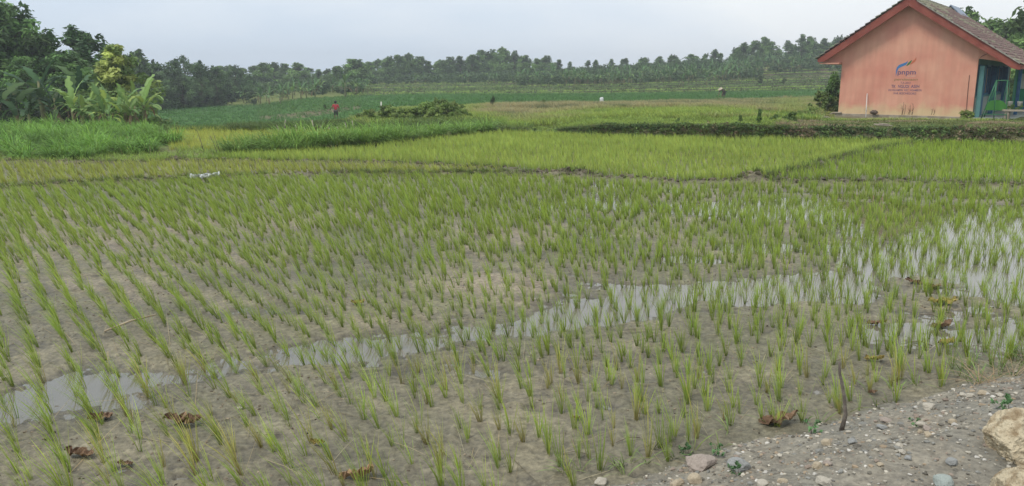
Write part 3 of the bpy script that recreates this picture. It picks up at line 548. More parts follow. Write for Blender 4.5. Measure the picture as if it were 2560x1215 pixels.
# big trees at the left edge
BIG = [tree_mesh(400+i, 9, 5.8, -.02, 110, 170, .20, (.07, .14, .045), (.18, .31, .085), 4, .11, .06) for i in range(3)]
SIL = tree_mesh(420, 9, 4.4, .15, 60, 140, .20, (.075, .15, .055), (.15, .25, .08), 5, .085, .055)
for i, (bx, top, Y, ms, sw, lb) in enumerate([(-150, -60, 56, 0, 1.2, 'very tall dark tree at the left edge of the photo'), (15, -12, 52, 1, 1.25, 'tall dark tree whose crown tops the left edge of the view'), (66, 36, 54, 2, 1.2, 'tall leafy tree second from the left edge'), (120, 66, 53, 0, 1.2, 'mid height leafy tree just left of the open crowned tree'),
        (186, 62, 55, 3, 1.45, 'open crowned tree standing clear against the sky beside the yellow topped tree'), (232, 138, 60, 1, 1.1, 'low dark tree between the open crowned tree and the yellow topped tree'), (-60, 120, 46, 2, 1.2, 'broad dark tree low at the left edge'), (155, 120, 50, 2, 1.4, 'low leafy tree beneath the open crowned tree'), (60, 130, 49, 1, 1.2, 'low leafy tree behind the shaded banana plants')]):
    p = atp(bx, Y); place_tree('broadleaf_tree', SIL if ms == 3 else BIG[ms], p-Vector((0, 0, .2)), htop(p, top)/8.9, i*2.1, lb, 'tree', None, sw)
# the tree with the yellow top
def yellow_tree():
    rng = np.random.default_rng(5); H = 4.6; cen, rad, cc = [], [], []
    for i in range(60):
        u = rng.uniform(0, 1); z = .3+H*.85*u; w_ = 1.95*math.sin(math.pi*min(1, .25+.72*u))**.8*(1 if u < .6 else .8); a = rng.uniform(0, 6.28); r = w_*rng.uniform(.3, 1)
        cen.append((math.cos(a)*r+.35*(1-u), math.sin(a)*r, z)); rad.append(rng.uniform(.3, .5)); cc.append((.15, .23, .06) if rng.random() < .6 else (.22, .28, .08))
    for i in range(34): u = rng.uniform(.55, 1.02); a = rng.uniform(0, 6.28); r = .75*(1.2-u)*2*rng.uniform(.2, 1); cen.append((math.cos(a)*r-.15, math.sin(a)*r-.35, H*u)); rad.append(rng.uniform(.22, .36)); cc.append((.40, .45, .13) if rng.random() < .7 else (.22, .30, .09))
    c = npmesh('crown', *leaves(cen, np.array(rad), 75, .13, np.array(cc), .15, .85, 5), smooth_=False); c.materials.append(M_LEAF)
    mb = MB(); mb.tube([(0, 0, -.3), (.1, 0, 1), (-.05, 0, 2.4), (0, 0, H*.9)], [.12, .09, .06, .02]); t = fromlists('trunk', mb.v, mb.f, True); t.materials.append(M_BARK); return t, c
p = atp(300, 43); place_tree('broadleaf_tree', yellow_tree(), p, htop(p, 124)/4.6, .4, 'bushy tree with yellow top leaves behind the banana clump', 'tree', None, 1.3)
# trees behind the house
for i, (bx, top, Y, lb) in enumerate([(2400, 18, 66, 'small round tree rising over the blue end of the roof ridge'), (2452, 44, 70, 'lower teak tree behind the middle of the roof slope'), (2510, 40, 68, 'teak tree behind the right part of the tiled roof'), (2570, -20, 60, 'tall dark tree at the upper right corner of the photo'), (2640, -40, 64, 'tallest dark tree beyond the right side of the house'), (2545, 90, 58, 'low bushy tree under the tall one in the right corner')]):
    p = atp(bx, Y); place_tree('teak_tree', TEAK[i], p, htop(p, top)/9, i*1.1, lb, 'tree', None, .95)

# ------------------------------------------------------------------ banana plants
def banana_mesh(seed, H=2.6, nl=9, leafL=1.5, col=(.16, .27, .07), col2=(.10, .18, .05), segs=16):
    rng = np.random.default_rng(seed); V, Q, C_ = [], [], []; sh = H*.36
    for i in range(nl+2):
        dead = i >= nl; a = i*2.4+rng.normal(0, .3); up = 1.25 if i == 0 else rng.uniform(.05, 1.05); Lf = leafL*rng.uniform(.7, 1.15)*(.7 if dead else 1); wd = Lf*rng.uniform(.08, .12)*(.6 if dead else 1)
        d = np.array((math.cos(a), math.sin(a), 0)); sdv = np.array((-math.sin(a), math.cos(a), 0)); p0 = np.array((0, 0, sh+rng.uniform(-.08, .14)*H)); ang0 = min(1.45, .45+.9*up)
        if dead: ang0 = .1; 
        c = (np.array(col) if rng.random() < .6 else np.array(col2))*rng.uniform(.75, 1.2)*(np.array((1.25, 1.05, .8)) if rng.random() < .25 else 1)
        if dead: c = np.array((.20, .14, .08))
        pos = p0.copy(); n0 = len(V); bendk = 2.1 if dead else (1.9 if up < .6 else 1.3 if up < .95 else .7); cut = [1., 1.]; yaw = rng.normal(0, .5)
        for k in range(segs+1):
            t = k/segs; an = ang0-bendk*t**1.4; w_ = wd*(0.05 if t < .14 else math.sin(math.pi*min(1, (t-.08)/.96))**.45)
            for s_ in (-1, 0, 1):
                if s_: cut[0 if s_ < 0 else 1] = .45 if rng.random() < .22 else rng.uniform(.85, 1.1)
                ww = w_*(cut[0] if s_ < 0 else cut[1] if s_ > 0 else 0); V.append(pos+sdv*s_*ww+np.array((0, 0, 1))*(.30*ww-(.9 if dead else .35)*ww*(t > .35)*rng.uniform(.3, 1.4))*abs(s_)); C_.append(c*(1.2 if s_ == 0 else rng.uniform(.88, 1.08)))
            if k < segs:
                for s_ in (0, 1): q = n0+k*3+s_; Q.append((q, q+1, q+4, q+3))
            dd = d*math.cos(yaw*t)+sdv*math.sin(yaw*t); pos = pos+(dd*math.cos(an)+np.array((0, 0, 1))*math.sin(an))*Lf/segs
    cr_ = npmesh('crown', np.array(V), Q, None, np.clip(np.array(C_), 0, 1)); cr_.materials.append(M_BAN)
    mb = MB(); mb.tube([(0, 0, -.25), (.02*H, 0, sh*.5), (0, 0, sh), (0, .01, sh+.22*H)], [H*.036, H*.030, H*.024, H*.012], 9)
    tr_ = fromlists('trunk', mb.v, mb.f, True); tr_.materials.append(M_STEM); return tr_, cr_
M_STEM = mat('banana_stem', (.13, .12, .06), .7, 7, (.24, .25, .11), .2, 20)
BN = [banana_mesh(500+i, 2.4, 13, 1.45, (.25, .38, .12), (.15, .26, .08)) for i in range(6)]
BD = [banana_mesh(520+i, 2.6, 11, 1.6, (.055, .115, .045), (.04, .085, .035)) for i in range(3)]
BF = [banana_mesh(540+i, 2.8, 10, 1.75, (.12, .22, .08), (.075, .14, .055), 8) for i in range(5)]
near_b = [(172, 36.2, 1.2, 0, 'leftmost lime green banana plant of the clump, its leaves hanging low'), (215, 37, 1.2, 1, 'lime green banana plant second from the left of the clump'), (250, 36, 1.15, 2, 'bright banana plant left of the middle of the clump'), (272, 38, 1.35, 3, 'tallest banana plant, with the upright leaf, in the bright clump'), (305, 36.8, 1.2, 4, 'banana plant in the middle right of the bright clump'), (330, 38, 1.15, 5, 'banana plant under the right side of the yellow topped tree'), (352, 36.5, 1.25, 0, 'rightmost banana plant of the bright clump, one leaf upright'), (238, 38.5, 1.1, 4, 'small banana plant at the back of the bright clump'), (290, 35.6, .8, 2, 'short young banana plant at the front of the bright clump'), (195, 35.3, .95, 3, 'low spreading banana plant at the front left of the bright clump'), (318, 35.4, .9, 1, 'low banana plant at the front right of the bright clump'), (262, 34.9, .75, 5, 'smallest banana plant half hidden in the tall grass')]
for i, (bx, Y, s, k, lb) in enumerate(near_b):
    t = place_tree('banana_plant', BN[k], atp(bx, Y), s*.82, i*.9+.4, lb, 'banana plant', 'banana plants in the bright clump on the left')
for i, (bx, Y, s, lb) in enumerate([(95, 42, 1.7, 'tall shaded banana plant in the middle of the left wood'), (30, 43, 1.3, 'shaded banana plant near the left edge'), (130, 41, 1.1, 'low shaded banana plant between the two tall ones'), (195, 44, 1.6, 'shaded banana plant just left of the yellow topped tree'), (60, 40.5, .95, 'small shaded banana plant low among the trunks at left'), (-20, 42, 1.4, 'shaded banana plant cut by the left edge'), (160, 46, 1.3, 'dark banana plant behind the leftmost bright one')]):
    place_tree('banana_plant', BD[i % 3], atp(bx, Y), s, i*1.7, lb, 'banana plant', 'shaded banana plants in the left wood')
def bfar(bx, Y, s, label, group): place_tree('banana_plant', BF[random.randrange(5)], atp(bx, Y), s, random.uniform(0, 6.28), label, 'banana plant', group)
bfar(862, 104, 1.35, 'largest banana plant of the low grove, standing right of the red shirted farmer', 'banana plants of the low left grove')
bfar(1680+25, 128, .8, 'lone small banana plant on the terrace, the left of two', 'lone banana plants on the terraces'); bfar(1768, 122, 1.0, 'lone bright banana plant left of the stooping farmer', 'lone banana plants on the terraces')
for i in range(34): bx = random.uniform(600, 925); bfar(bx, float(np.interp(bx, [600, 700, 925], [112, 106, 118]))+random.uniform(-4, 14), random.uniform(.65, 1.0), 'pale banana plant in the low grove beyond the dark green paddy', 'banana plants of the low left grove')
for i in range(230):
    bx = random.uniform(930, 2105) if i % 4 == 0 else random.uniform(1290, 2010); u = random.random()**.8; front = float(np.interp(bx, [930, 1200, 1350, 1500, 1700, 1850, 1900, 2100], [160, 150, 142, 134, 134, 140, 156, 166]))
    sec = 'left of the mid horizon trees' if bx < 1250 else 'under the gappy teak row' if bx < 1620 else 'on the slope left of the pink house'
    bfar(bx, front+u*36, random.uniform(.65, 1.1), ('dusty green banana plant in the belt ', 'rear dusty green banana plant in the belt ')[u > .5]+sec, 'banana belt '+sec)
# ------------------------------------------------------------------ shrubs
def shrub_mesh(seed, H=1., W=1.2, per=60, n_=16, leaf=.06, col=(.07, .12, .035), col2=(.12, .17, .05), cone=False):
    rng = np.random.default_rng(seed); cen = []; rad = []; mb = MB()
    for i in range(n_):
        u = rng.uniform(0, 1); a = rng.uniform(0, 6.28); r = W/2*((1-u)*.8 if cone else math.sqrt(max(0, 1-u*u))*.85)*rng.uniform(.2, 1); c = (math.cos(a)*r, math.sin(a)*r, H*(.12+.78*u)); cen.append(c); rad.append(H*rng.uniform(.12, .22)*(.6 if cone else 1))
        if i % 2 == 0: mb.tube([(0, 0, -.05), (c[0]*.5, c[1]*.5, c[2]*.6), c], [H*.02, H*.012, H*.004], 5)
    cc = np.array([np.array(col)*(1-t)+np.array(col2)*t for t in rng.uniform(0, 1, n_)])
    cr_ = npmesh('foliage', *leaves(cen, np.array(rad), per, leaf, cc, .15, .9, seed, .2), smooth_=False); cr_.materials.append(M_LEAF)
    s_ = fromlists('stem', mb.v, mb.f, True); s_.materials.append(M_BARK); return s_, cr_
def place_shrub(name, ms, loc, s, label, group=None, cat='shrub', rz=0, sx=1.):
    t = empty(name, loc, rz); link('stem', ms[0], None, t); link('foliage', ms[1], None, t); t.scale = (s*sx, s*sx, s); return tag(t, label, cat, group)
SH = [shrub_mesh(600+i, 1, 1.3, 80, 20, .07, (.10, .17, .045), (.16, .24, .06)) for i in range(4)]; SHD = [shrub_mesh(610+i, 1, 1.5, 70, 20, .075, (.055, .085, .03), (.09, .13, .04)) for i in range(3)]
SHP = [shrub_mesh(620+i, 1, 1.8, 80, 26, .07, (.16, .25, .06), (.27, .34, .10)) for i in range(3)]; SHC = shrub_mesh(630, 1, .8, 90, 26, .06, (.14, .24, .06), (.20, .32, .08), True)
def shr(px, py, Y, wpx, ms, label, group=None, sx=1., name='shrub'):
    p = atp(px, Y); h_ = max(.15, htop(p, py))*1.12; place_shrub(name, ms, p, h_, label, group, 'shrub', px, sx)
for i, (px, top, Y, sx, lb) in enumerate([(960, 275, 39, 1.0, 'small olive bush at the left end of the bushy mound'), (1010, 282, 38, .9, 'low green bush left of the mound between the grass strips'), (1055, 272, 39, 1.0, 'mid sized leafy bush left of the tallest bush of the mound'), (1100, 260, 39.5, .9, 'tallest bush of the mound, pale olive and round'), (1142, 272, 39, .8, 'right hand bush of the mound with brownish leaves'), (1080, 280, 37.5, .9, 'low bush in front of the tallest one on the mound'), (915, 285, 38, 1., 'lowest bush at the far left of the mound'), (1160, 284, 38, .8, 'small bush closing the right end of the mound'), (1075, 268, 38.5, 1., 'rounded bush behind the left flank of the tallest one'), (1122, 266, 38.4, 1., 'rounded bush in front of the right flank of the tallest one'), (985, 280, 38.6, 1.1, 'low bush between the two at the left of the mound'), (1035, 280, 38.1, 1.1, 'low bush in the middle front of the mound'), (1140, 290, 37.2, 1.2, 'low leafy bush at the right foot of the mound')]):
    shr(px, top-9, Y, 0, SHP[i % 3], lb, 'bushes of the mound', sx*1.25)
for i, (px, top, Y, sx, ms, lb) in enumerate([(1232, 243, 57, .55, SHD[0], 'small upright bush with a knob top right of the mound'), (1222, 268, 56, 1.2, SHD[1], 'low dark bush at the foot of the upright knob topped one'), (1258, 270, 55, 1., SH[1], 'low bush just right of the upright knob topped one'), (1437, 257, 55, .8, SHD[2], 'dark round bush alone in the pinkish meadow left of the white sack'),
        (1500, 283, 44, 1.2, SHD[0], 'low dark meadow bush below the white sack'), (1585, 288, 43, .9, SHD[1], 'small dark bush right of the sack in the meadow'), (1650, 283, 44, 1.6, SHD[2], 'wide low bush in the middle of the meadow'), (1700, 297, 30.6, .8, SH[0], 'green bush growing on the lip of the bank'), (1905, 274, 30.3, .7, SHC, 'pointed green bush growing on the bank left of the house'), (1858, 289, 30.5, .6, SH[1], 'small leafy bush left of the pointed one on the bank'),
        (1830, 268, 52, 1.6, SHD[1], 'brownish low bush in the meadow below the stooping farmer'), (1800, 275, 48, 1., SH[2], 'low bush left of the brownish meadow bush'), (1985, 283, 32, 1.4, SH[3], 'spreading green bush on the bank nearest the house'), (1360, 250, 62, 0.7, SH[2], 'tiny bush at the far edge of the meadow'), (1945, 288, 31, 1.1, SH[0], 'low green bush right of the pointed one'), (1270, 312, 33, 1.6, SH[1], 'grassy green bush at the right end of the tall strip')]):
    shr(px, top, Y, 0, ms, lb, None, sx)
for i, (px, top, Y) in enumerate([(810, 262, 84), (845, 272, 82), (700, 268, 92), (730, 262, 96), (1060, 238, 112), (1310, 222, 125), (1160, 226, 118), (1450, 222, 118), (1560, 222, 116), (1900, 190, 130), (1960, 196, 125)]):
    shr(px, top, Y, 0, SHD[i % 3], 'small dark bush on the edge of a far paddy', 'small bushes on the far paddy edges', .9)
# thicket under the far trees and under the left wood
def thicket(name, pts, h_, leaf, cols, label, per=26):
    cen = np.column_stack([pts[:, 0], pts[:, 1], pts[:, 2]+h_*RNG.uniform(.1, .8, len(pts))]); cc = np.array(cols[0])+(np.array(cols[1])-np.array(cols[0]))*RNG.uniform(0, 1, (len(pts), 1))
    o = link(name, npmesh(name, *leaves(cen, RNG.uniform(.5, 1., len(pts))*h_*.6, per, leaf, cc, .15, .8, 9, .1), smooth_=False), M_LEAF); return tag(o, label, 'undergrowth', kind='stuff')
thicket('hillside_undergrowth', np.concatenate([scatter(880, 2200, 160, 200, .45), scatter(1290, 1900, 142, 170, .45), scatter(560, 900, 116, 160, .35), scatter(2100, 3200, 130, 180, .2)]), 1.7, .30, ((.05, .09, .035), (.10, .16, .055)), 'hazy undergrowth beneath the far teak trees and bananas')
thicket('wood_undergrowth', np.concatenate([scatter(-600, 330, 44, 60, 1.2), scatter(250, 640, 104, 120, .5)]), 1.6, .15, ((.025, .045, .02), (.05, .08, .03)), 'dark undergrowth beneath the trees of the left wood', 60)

q = scatter(1330, 3300, 25.5, 32.5, 34, lambda px, py, p: np.abs(p[:, 1]-np.interp(bear(p[:, 0], p[:, 1]), TOE_B, TOE_Y)-.35-.3*vnoise(p[:, 0]*.8, 0, 175)) < .42)
cc = np.where((vnoise(q[:, 0]*.7, q[:, 1], 176) > .25)[:, None], (.20, .15, .09), (.085, .14, .045)); cc = np.where((RNG.uniform(0, 1, len(q)) < .3)[:, None], (.15, .23, .06), cc)
v, q_, t, c = leaves(q+np.array((0, -.05, .05)), RNG.uniform(.09, .22, len(q)), 22, .05, cc, .25, .8, 12, .2)
tag(link('bank_creepers', npmesh('bank_creepers', v, q_, t, c, False), M_LEAF), 'leafy creepers hanging over the face of the right bank', 'creeper', kind='stuff')

# ------------------------------------------------------------------ the pink house
TH = R(37.4); HB = Vector((16.438, 41., .366)); house = empty('school_house', HB, -TH)
tag(house, 'pink plastered school house with red gable boards and a painted emblem', 'house')
def hw(u, v, z): return HB+Vector((u*math.cos(TH)+v*math.sin(TH), -u*math.sin(TH)+v*math.cos(TH), z))
def onwall(px, py, v=0):                      # pixel -> u,z on the gable wall
    r = Vector(ray(px, py)); nrm = Vector((math.sin(TH), math.cos(TH), 0)); q0 = hw(0, v, 0); t = nrm.dot(q0-Vector((0, 0, EYE)))/nrm.dot(r); q = Vector((0, 0, EYE))+r*t-HB
    return q.x*math.cos(TH)-q.y*math.sin(TH), q.z
def wallmat():
    m = mat('pink_plaster', (.47, .215, .145), .9, spec=.15); n = m.node_tree.nodes; l = m.node_tree.links; b = n['Principled BSDF']; t = n.new('ShaderNodeTexCoord')
    a = n.new('ShaderNodeTexNoise'); a.inputs['Scale'].default_value = .8; a.inputs['Detail'].default_value = 7; l.new(t.outputs['Object'], a.inputs['Vector'])
    r = n.new('ShaderNodeValToRGB'); r.color_ramp.elements[0].position = .3; r.color_ramp.elements[1].position = .68; r.color_ramp.elements[0].color = (.59, .24, .175, 1); r.color_ramp.elements[1].color = (.68, .355, .25, 1); l.new(a.outputs['Fac'], r.inputs[0])
    s = n.new('ShaderNodeSeparateXYZ'); l.new(t.outputs['Object'], s.inputs[0]); k = n.new('ShaderNodeTexNoise'); k.inputs['Scale'].default_value = 2.2; k.inputs['Detail'].default_value = 6; l.new(t.outputs['Object'], k.inputs['Vector'])
    ad = n.new('ShaderNodeMath'); ad.operation = 'MULTIPLY_ADD'; ad.inputs[1].default_value = -.9; l.new(k.outputs['Fac'], ad.inputs[0]); l.new(s.outputs['Z'], ad.inputs[2])
    mr = n.new('ShaderNodeMapRange'); mr.inputs['From Min'].default_value = .10; mr.inputs['From Max'].default_value = -.32; l.new(ad.outputs[0], mr.inputs['Value'])
    x = n.new('ShaderNodeMixRGB'); l.new(mr.outputs[0], x.inputs[0]); l.new(r.outputs[0], x.inputs[1]); x.inputs[2].default_value = (.64, .47, .28, 1)
    g = n.new('ShaderNodeTexNoise'); g.inputs['Scale'].default_value = 45; g.inputs['Detail'].default_value = 8; l.new(t.outputs['Object'], g.inputs['Vector'])
    st = n.new('ShaderNodeMapping'); st.inputs['Scale'].default_value = (5, 5, .7); l.new(t.outputs['Object'], st.inputs['Vector']); sn = n.new('ShaderNodeTexNoise'); sn.inputs['Scale'].default_value = 1.; sn.inputs['Detail'].default_value = 5; l.new(st.outputs[0], sn.inputs['Vector'])
    sm_ = n.new('ShaderNodeMapRange'); sm_.inputs['From Min'].default_value = .3; sm_.inputs['From Max'].default_value = .7; sm_.inputs['To Min'].default_value = .93; sm_.inputs['To Max'].default_value = 1.05; l.new(sn.outputs['Fac'], sm_.inputs['Value'])
    v = n.new('ShaderNodeVectorMath'); v.operation = 'SCALE'; l.new(x.outputs[0], v.inputs[0]); l.new(sm_.outputs[0], v.inputs['Scale']); l.new(v.outputs[0], b.inputs['Base Color'])
    bp = n.new('ShaderNodeBump'); bp.inputs['Strength'].default_value = .35; bp.inputs['Distance'].default_value = .01; l.new(g.outputs['Fac'], bp.inputs['Height']); l.new(bp.outputs[0], b.inputs['Normal']); return m
M_PINK = wallmat(); M_FASC = mat('red_painted_board', (.21, .052, .036), .8, 3, (.28, .080, .055), .2, 30)
M_CONC = mat('old_concrete', (.24, .20, .15), .9, 4, (.36, .31, .24), .4, 25); M_DARKW = mat('dark_soffit', (.12, .07, .05), .9)
LEN = 12.2; AP = (2.90, 5.46); LE = (-1.08, 2.66); RE = (7.68, 2.33)
def rz_l(u): return AP[1]+(u-AP[0])*(AP[1]-LE[1])/(AP[0]-LE[0])
def rz_r(u): return AP[1]-(u-AP[0])*(AP[1]-RE[1])/(RE[0]-AP[0])
W1 = 5.95; un = .10
m_ = MB(); m_.prism([(0, -.1), (W1, -.1), (W1, rz_r(W1)-un), (AP[0], AP[1]-un), (0, rz_l(0)-un)], 0, .16)
m_.prism([(W1+.002, 2.62), (6.6, 2.52), (7.4, 2.30), (7.4, rz_r(7.4)-un), (W1+.002, rz_r(W1)-un)], .01, .15); m_.build('gable_wall', M_PINK, house)
m_ = MB(); m_.prism([(-.94, LE[1]-.17), (-.003, LE[1]-.17), (-.003, rz_l(0)-.125), (-.94, rz_l(-.94)-.125)], .01, .12); m_.build('eave_gable', M_PINK, house)
m_ = MB(); m_.box((.0, .162, -.1), (.15, LEN, 2.9)); m_.prism([(.152, -.1), (W1, -.1), (W1, rz_r(W1)-un), (AP[0], AP[1]-un), (.152, rz_l(.152)-un)], LEN-.15, LEN-.002); m_.build('wall', M_PINK, house)
m_ = MB(); m_.box((-.12, -.10, -.32), (W1+.02, .02, .0)); m_.box((-.12, .022, -.32), (-.002, LEN, -.02)); m_.build('plinth', M_CONC, house, bevel=.02)
# barge boards
hb = .40
m_ = MB(); m_.prism([(AP[0], AP[1]-hb-.02), (AP[0], AP[1]), (LE[0], LE[1]), (LE[0]+.06, LE[1]-.16), (LE[0]+.34, LE[1]-.13)], -.50, -.44); m_.build('barge_board', M_FASC, house, bevel=.008)
m_ = MB(); m_.prism([(AP[0]+.002, AP[1]-hb-.02), (RE[0]-.30, RE[1]-.17), (RE[0]-.02, RE[1]-.22), (RE[0], RE[1]), (AP[0]+.002, AP[1])], -.50, -.44); m_.build('barge_board', M_FASC, house, bevel=.008)
m_ = MB()                                  # boarded soffit under both slopes
for s in (0, 1):
    a, e = (AP, LE) if s == 0 else (AP, RE)
    m_.prism([(a[0], a[1]-.12), (e[0], e[1]-.12), (e[0], e[1]-.06), (a[0], a[1]-.06)], -.435, LEN+.4)
m_.build('soffit', M_FASC, house)
m_ = MB(); m_.box((LE[0]+.1, -.42, LE[1]-.24), (-.02, LEN, LE[1]-.18)); m_.build('eave_soffit', M_PINK, house)
m_ = MB(); m_.box((LE[0]+.02, -.43, LE[1]-.14), (LE[0]+.05, LEN+.4, LE[1]+.0)); m_.box((RE[0]-.04, -.43, RE[1]-.18), (RE[0]-.01, LEN+.4, RE[1]-.0)); m_.build('fascia_board', M_FASC, house)
# clay tile roof: every slope a relief of pan tiles
def tile_slope(e, sgn):
    Ls = math.hypot(e[0]-AP[0], e[1]-AP[1]); rows = int(Ls/.26); cols = int((LEN+1.0)/.21); a = np.arange(cols*5+1)/5*.21-.56; b_ = []
    for r in range(rows): b_ += [(r+.02)/rows, (r+.5)/rows, (r+.98)/rows]
    b_ = np.array(b_); A, Bq = np.meshgrid(a, b_); row = np.floor(Bq*rows); f_ = Bq*rows-row
    col_ = np.floor((A+.56)/.21); hgt = .035*np.sin((A+.56)/.21*2*np.pi)+.055*f_+.02*_h(row, col_, 3)+.018*vnoise(A*1.1, Bq*6, 4)
    dx, dz = (e[0]-AP[0])/Ls, (e[1]-AP[1])/Ls; nx, nz_ = (-dz*sgn, dx*sgn); Bl = Bq*Ls*1.015
    V = np.stack([AP[0]+dx*Bl+nx*(hgt+.02), A+RNG.normal(0, .006, A.shape), AP[1]+dz*Bl+nz_*(hgt+.02)], -1); r_, c_ = A.shape; i_ = np.arange(r_*c_).reshape(r_, c_); q = np.stack([i_[:-1, :-1], i_[:-1, 1:], i_[1:, 1:], i_[1:, :-1]], -1).reshape(-1, 4)
    tone = np.stack([.8+.45*_h(row, col_, 7)]*3, -1)*np.array((.155, .108, .095)); moss = (fbm(A*.9, Bq*6, 9)+.5*np.clip(.35-Bq, 0, 1)*2-.12 > .14)[..., None]; tone = np.where(moss, np.array((.21, .20, .14))*(.7+.5*_h(row, col_, 8))[..., None], tone)
    return npmesh('roof', V, q, None, tone.reshape(-1, 3), False)
M_TILE = leafmat('clay_tiles', 0., .9)
rf = link('roof', tile_slope(RE, 1), M_TILE, house); link('roof', tile_slope(LE, -1), M_TILE, house)
m_ = MB()
for i in range(26):
    y0 = -.52+i*.505; col_ = 1
    m_.tube([(AP[0], y0, AP[1]+.03), (AP[0], y0+.53, AP[1]+.015)], [.12, .10], 10)
rc = m_.build('ridge_cap', mat('mossy_ridge', (.14, .13, .10), .95, 5, (.30, .29, .22), .4, 30), house)
m_ = MB(); m_.prism([(AP[0]-.5, rz_l(AP[0]-.5)+.10), (AP[0], AP[1]+.30), (AP[0]+.55, rz_r(AP[0]+.55)+.10), (AP[0]+.5, rz_r(AP[0]+.5)+.06), (AP[0], AP[1]+.24), (AP[0]-.45, rz_l(AP[0]-.45)+.06)], 9.8, LEN+.45); m_.build('ridge_flashing', mat('blue_grey_sheet', (.16, .21, .28), .5, 6, (.24, .29, .36)), house)
m_ = MB(); dr = [(AP[0]+.4+i*(RE[0]-AP[0]-.45)/30, 0) for i in range(31)]                      # mortar line over the verge
for i in range(30):
    u0 = AP[0]+.35+i*(RE[0]-AP[0]-.40)/30; u1 = u0+(RE[0]-AP[0]-.40)/30*.96; h0 = .045+.03*random.random(); m_.prism([(u0, rz_r(u0)+.0), (u1, rz_r(u1)+.0), (u1, rz_r(u1)+h0+.03*random.random()), (u0, rz_r(u0)+h0)], -.56-.02*random.random(), -.42)
m_.build('verge_mortar', mat('mortar', (.40, .38, .33), .95, 9, (.22, .20, .16), .5, 30), house)
# porch side: posts, shutters, windows
M_BLUE = mat('blue_paint', (.018, .085, .19), .5, 5, (.03, .13, .26)); M_TEAL = mat('teal_plaster', (.07, .19, .19), .7, 3, (.11, .24, .23)); M_GLASS = mat('dark_glass', (.02, .03, .035), .12, spec=.6); M_CURT = mat('tan_curtain', (.28, .17, .10), .9)
m_ = MB(); m_.box((W1-.14, .165, -.1), (W1-.02, LEN-.16, 2.95)); m_.build('side_wall', M_TEAL, house)
m_ = MB(); m_.box((W1-.018, .165, 0), (W1-.003, LEN-.2, .85)); m_.build('dado', mat('pale_dado', (.30, .33, .30), .7), house)
for y0, y1 in ((.5, 1.7), (2.6, 4.0), (4.5, 5.9), (6.9, 8.3), (8.8, 10.4)):
    fr_ = MB(); 
    for a in (y0, (y0+y1)/2-.04, y1-.08): fr_.box((W1-.016, a, .95), (W1+.05, a+.08, 2.35))
    fr_.box((W1-.016, y0+.082, .95), (W1+.045, y1-.082, 1.03)); fr_.box((W1-.016, y0+.082, 2.27), (W1+.045, y1-.082, 2.35)); wf = fr_.build('window', M_BLUE, house)
    MB().box((W1-.017, y0+.08, 1.03), (W1+.006, y1-.08, 2.27)).build('pane', M_GLASS, wf); MB().box((W1+.008, y0+.15, 1.05), (W1+.012, y0+.15+(y1-y0)*.3, 2.2)).build('curtain', M_CURT, wf)
dr_ = MB().box((W1-.015, 1.75, 0), (W1+.04, 2.5, 2.3)).build('door', M_BLUE, house, bevel=.01); MB().tube([(W1+.04, 2.38, 1.05), (W1+.10, 2.38, 1.05), (W1+.10, 2.30, 1.05)], .012).build('handle', M_CONC, dr_)
for y0 in (.02, 4.2, 8.5): MB().box((W1+.06, y0+.16, -.02), (W1+.26, y0+.34, 2.3)).build('post', M_BLUE if y0 > 1 else M_TEAL, house, bevel=.01)
for y0 in (4.1, 7.9, 11.9): MB().box((7.15, y0, -.02), (7.30, y0+.16, 2.25)).build('post', M_BLUE, house, bevel=.01)
MB().box((W1+.022, -.06, -.36), (7.5, LEN, -.03)).build('porch_floor', mat('pale_tiles', (.38, .40, .36), .5, 8, (.30, .32, .29)), house, bevel=.01)
pts = [(W1+.06+1.1*t, 2.66+.27*math.sin(math.pi*t)**.8-.14*t) for t in np.linspace(0, 1, 14)]
MB().tube([(a, -.012, z) for a, z in pts], .014, 6).build('arch_moulding', M_FASC, house)
# cracks / cable on the wall
MB().tube([(onwall(2424, 188)[0], -.02, onwall(2424, 188)[1]), (onwall(2421, 215)[0], -.02, onwall(2421, 215)[1]), (onwall(2418, 250)[0], -.02, onwall(2418, 250)[1]), (onwall(2416, 282)[0], -.02, onwall(2416, 282)[1])], .012, 6).build('cable', mat('dark_cable', (.10, .045, .03), .7), house)
# emblem and lettering painted on the gable
INK = mat('navy_paint', (.11, .085, .17), .9, 14, (.25, .15, .18), lo=.45, hi=.75); OLV = mat('olive_paint', (.24, .17, .06), .9, 12, (.36, .22, .12)); EB = mat('emblem_blue', (.045, .16, .36), .9, 6, (.07, .21, .42)); EG = mat('emblem_green', (.06, .17, .06), .9); EO = mat('emblem_orange', (.50, .14, .07), .9); WHT = mat('faded_white', (.62, .48, .40), .9)
def wtext(s, px0, px1, pyb, hpx, mt, nm, off=0., shear=0.):
    u0, z0 = onwall(px0, pyb); u1, _ = onwall(px1, pyb); _, z1 = onwall(px0, pyb-hpx); cu = bpy.data.curves.new(nm, 'FONT'); cu.body = s; cu.size = 1; cu.extrude = 0; cu.offset = off; cu.shear = shear
    t = bpy.data.objects.new(nm, cu); COL.objects.link(t); bpy.context.view_layer.update(); dg = bpy.context.evaluated_depsgraph_get(); me = bpy.data.meshes.new_from_object(t.evaluated_get(dg)); bpy.data.objects.remove(t)
    co_ = np.array([v.co[:] for v in me.vertices]); mn, mx_ = co_.min(0), co_.max(0); sx_ = (u1-u0)/(mx_[0]-mn[0]); sy_ = (z1-z0)/(.70 if s.isupper() or any(c.isdigit() for c in s) else .52)
    for v in me.vertices: x, y = (v.co.x-mn[0])*sx_, v.co.y*sy_; v.co = (u0+x, -.004, z0+y)
    me.materials.clear(); me.materials.append(mt); return link(nm, me, None, house)
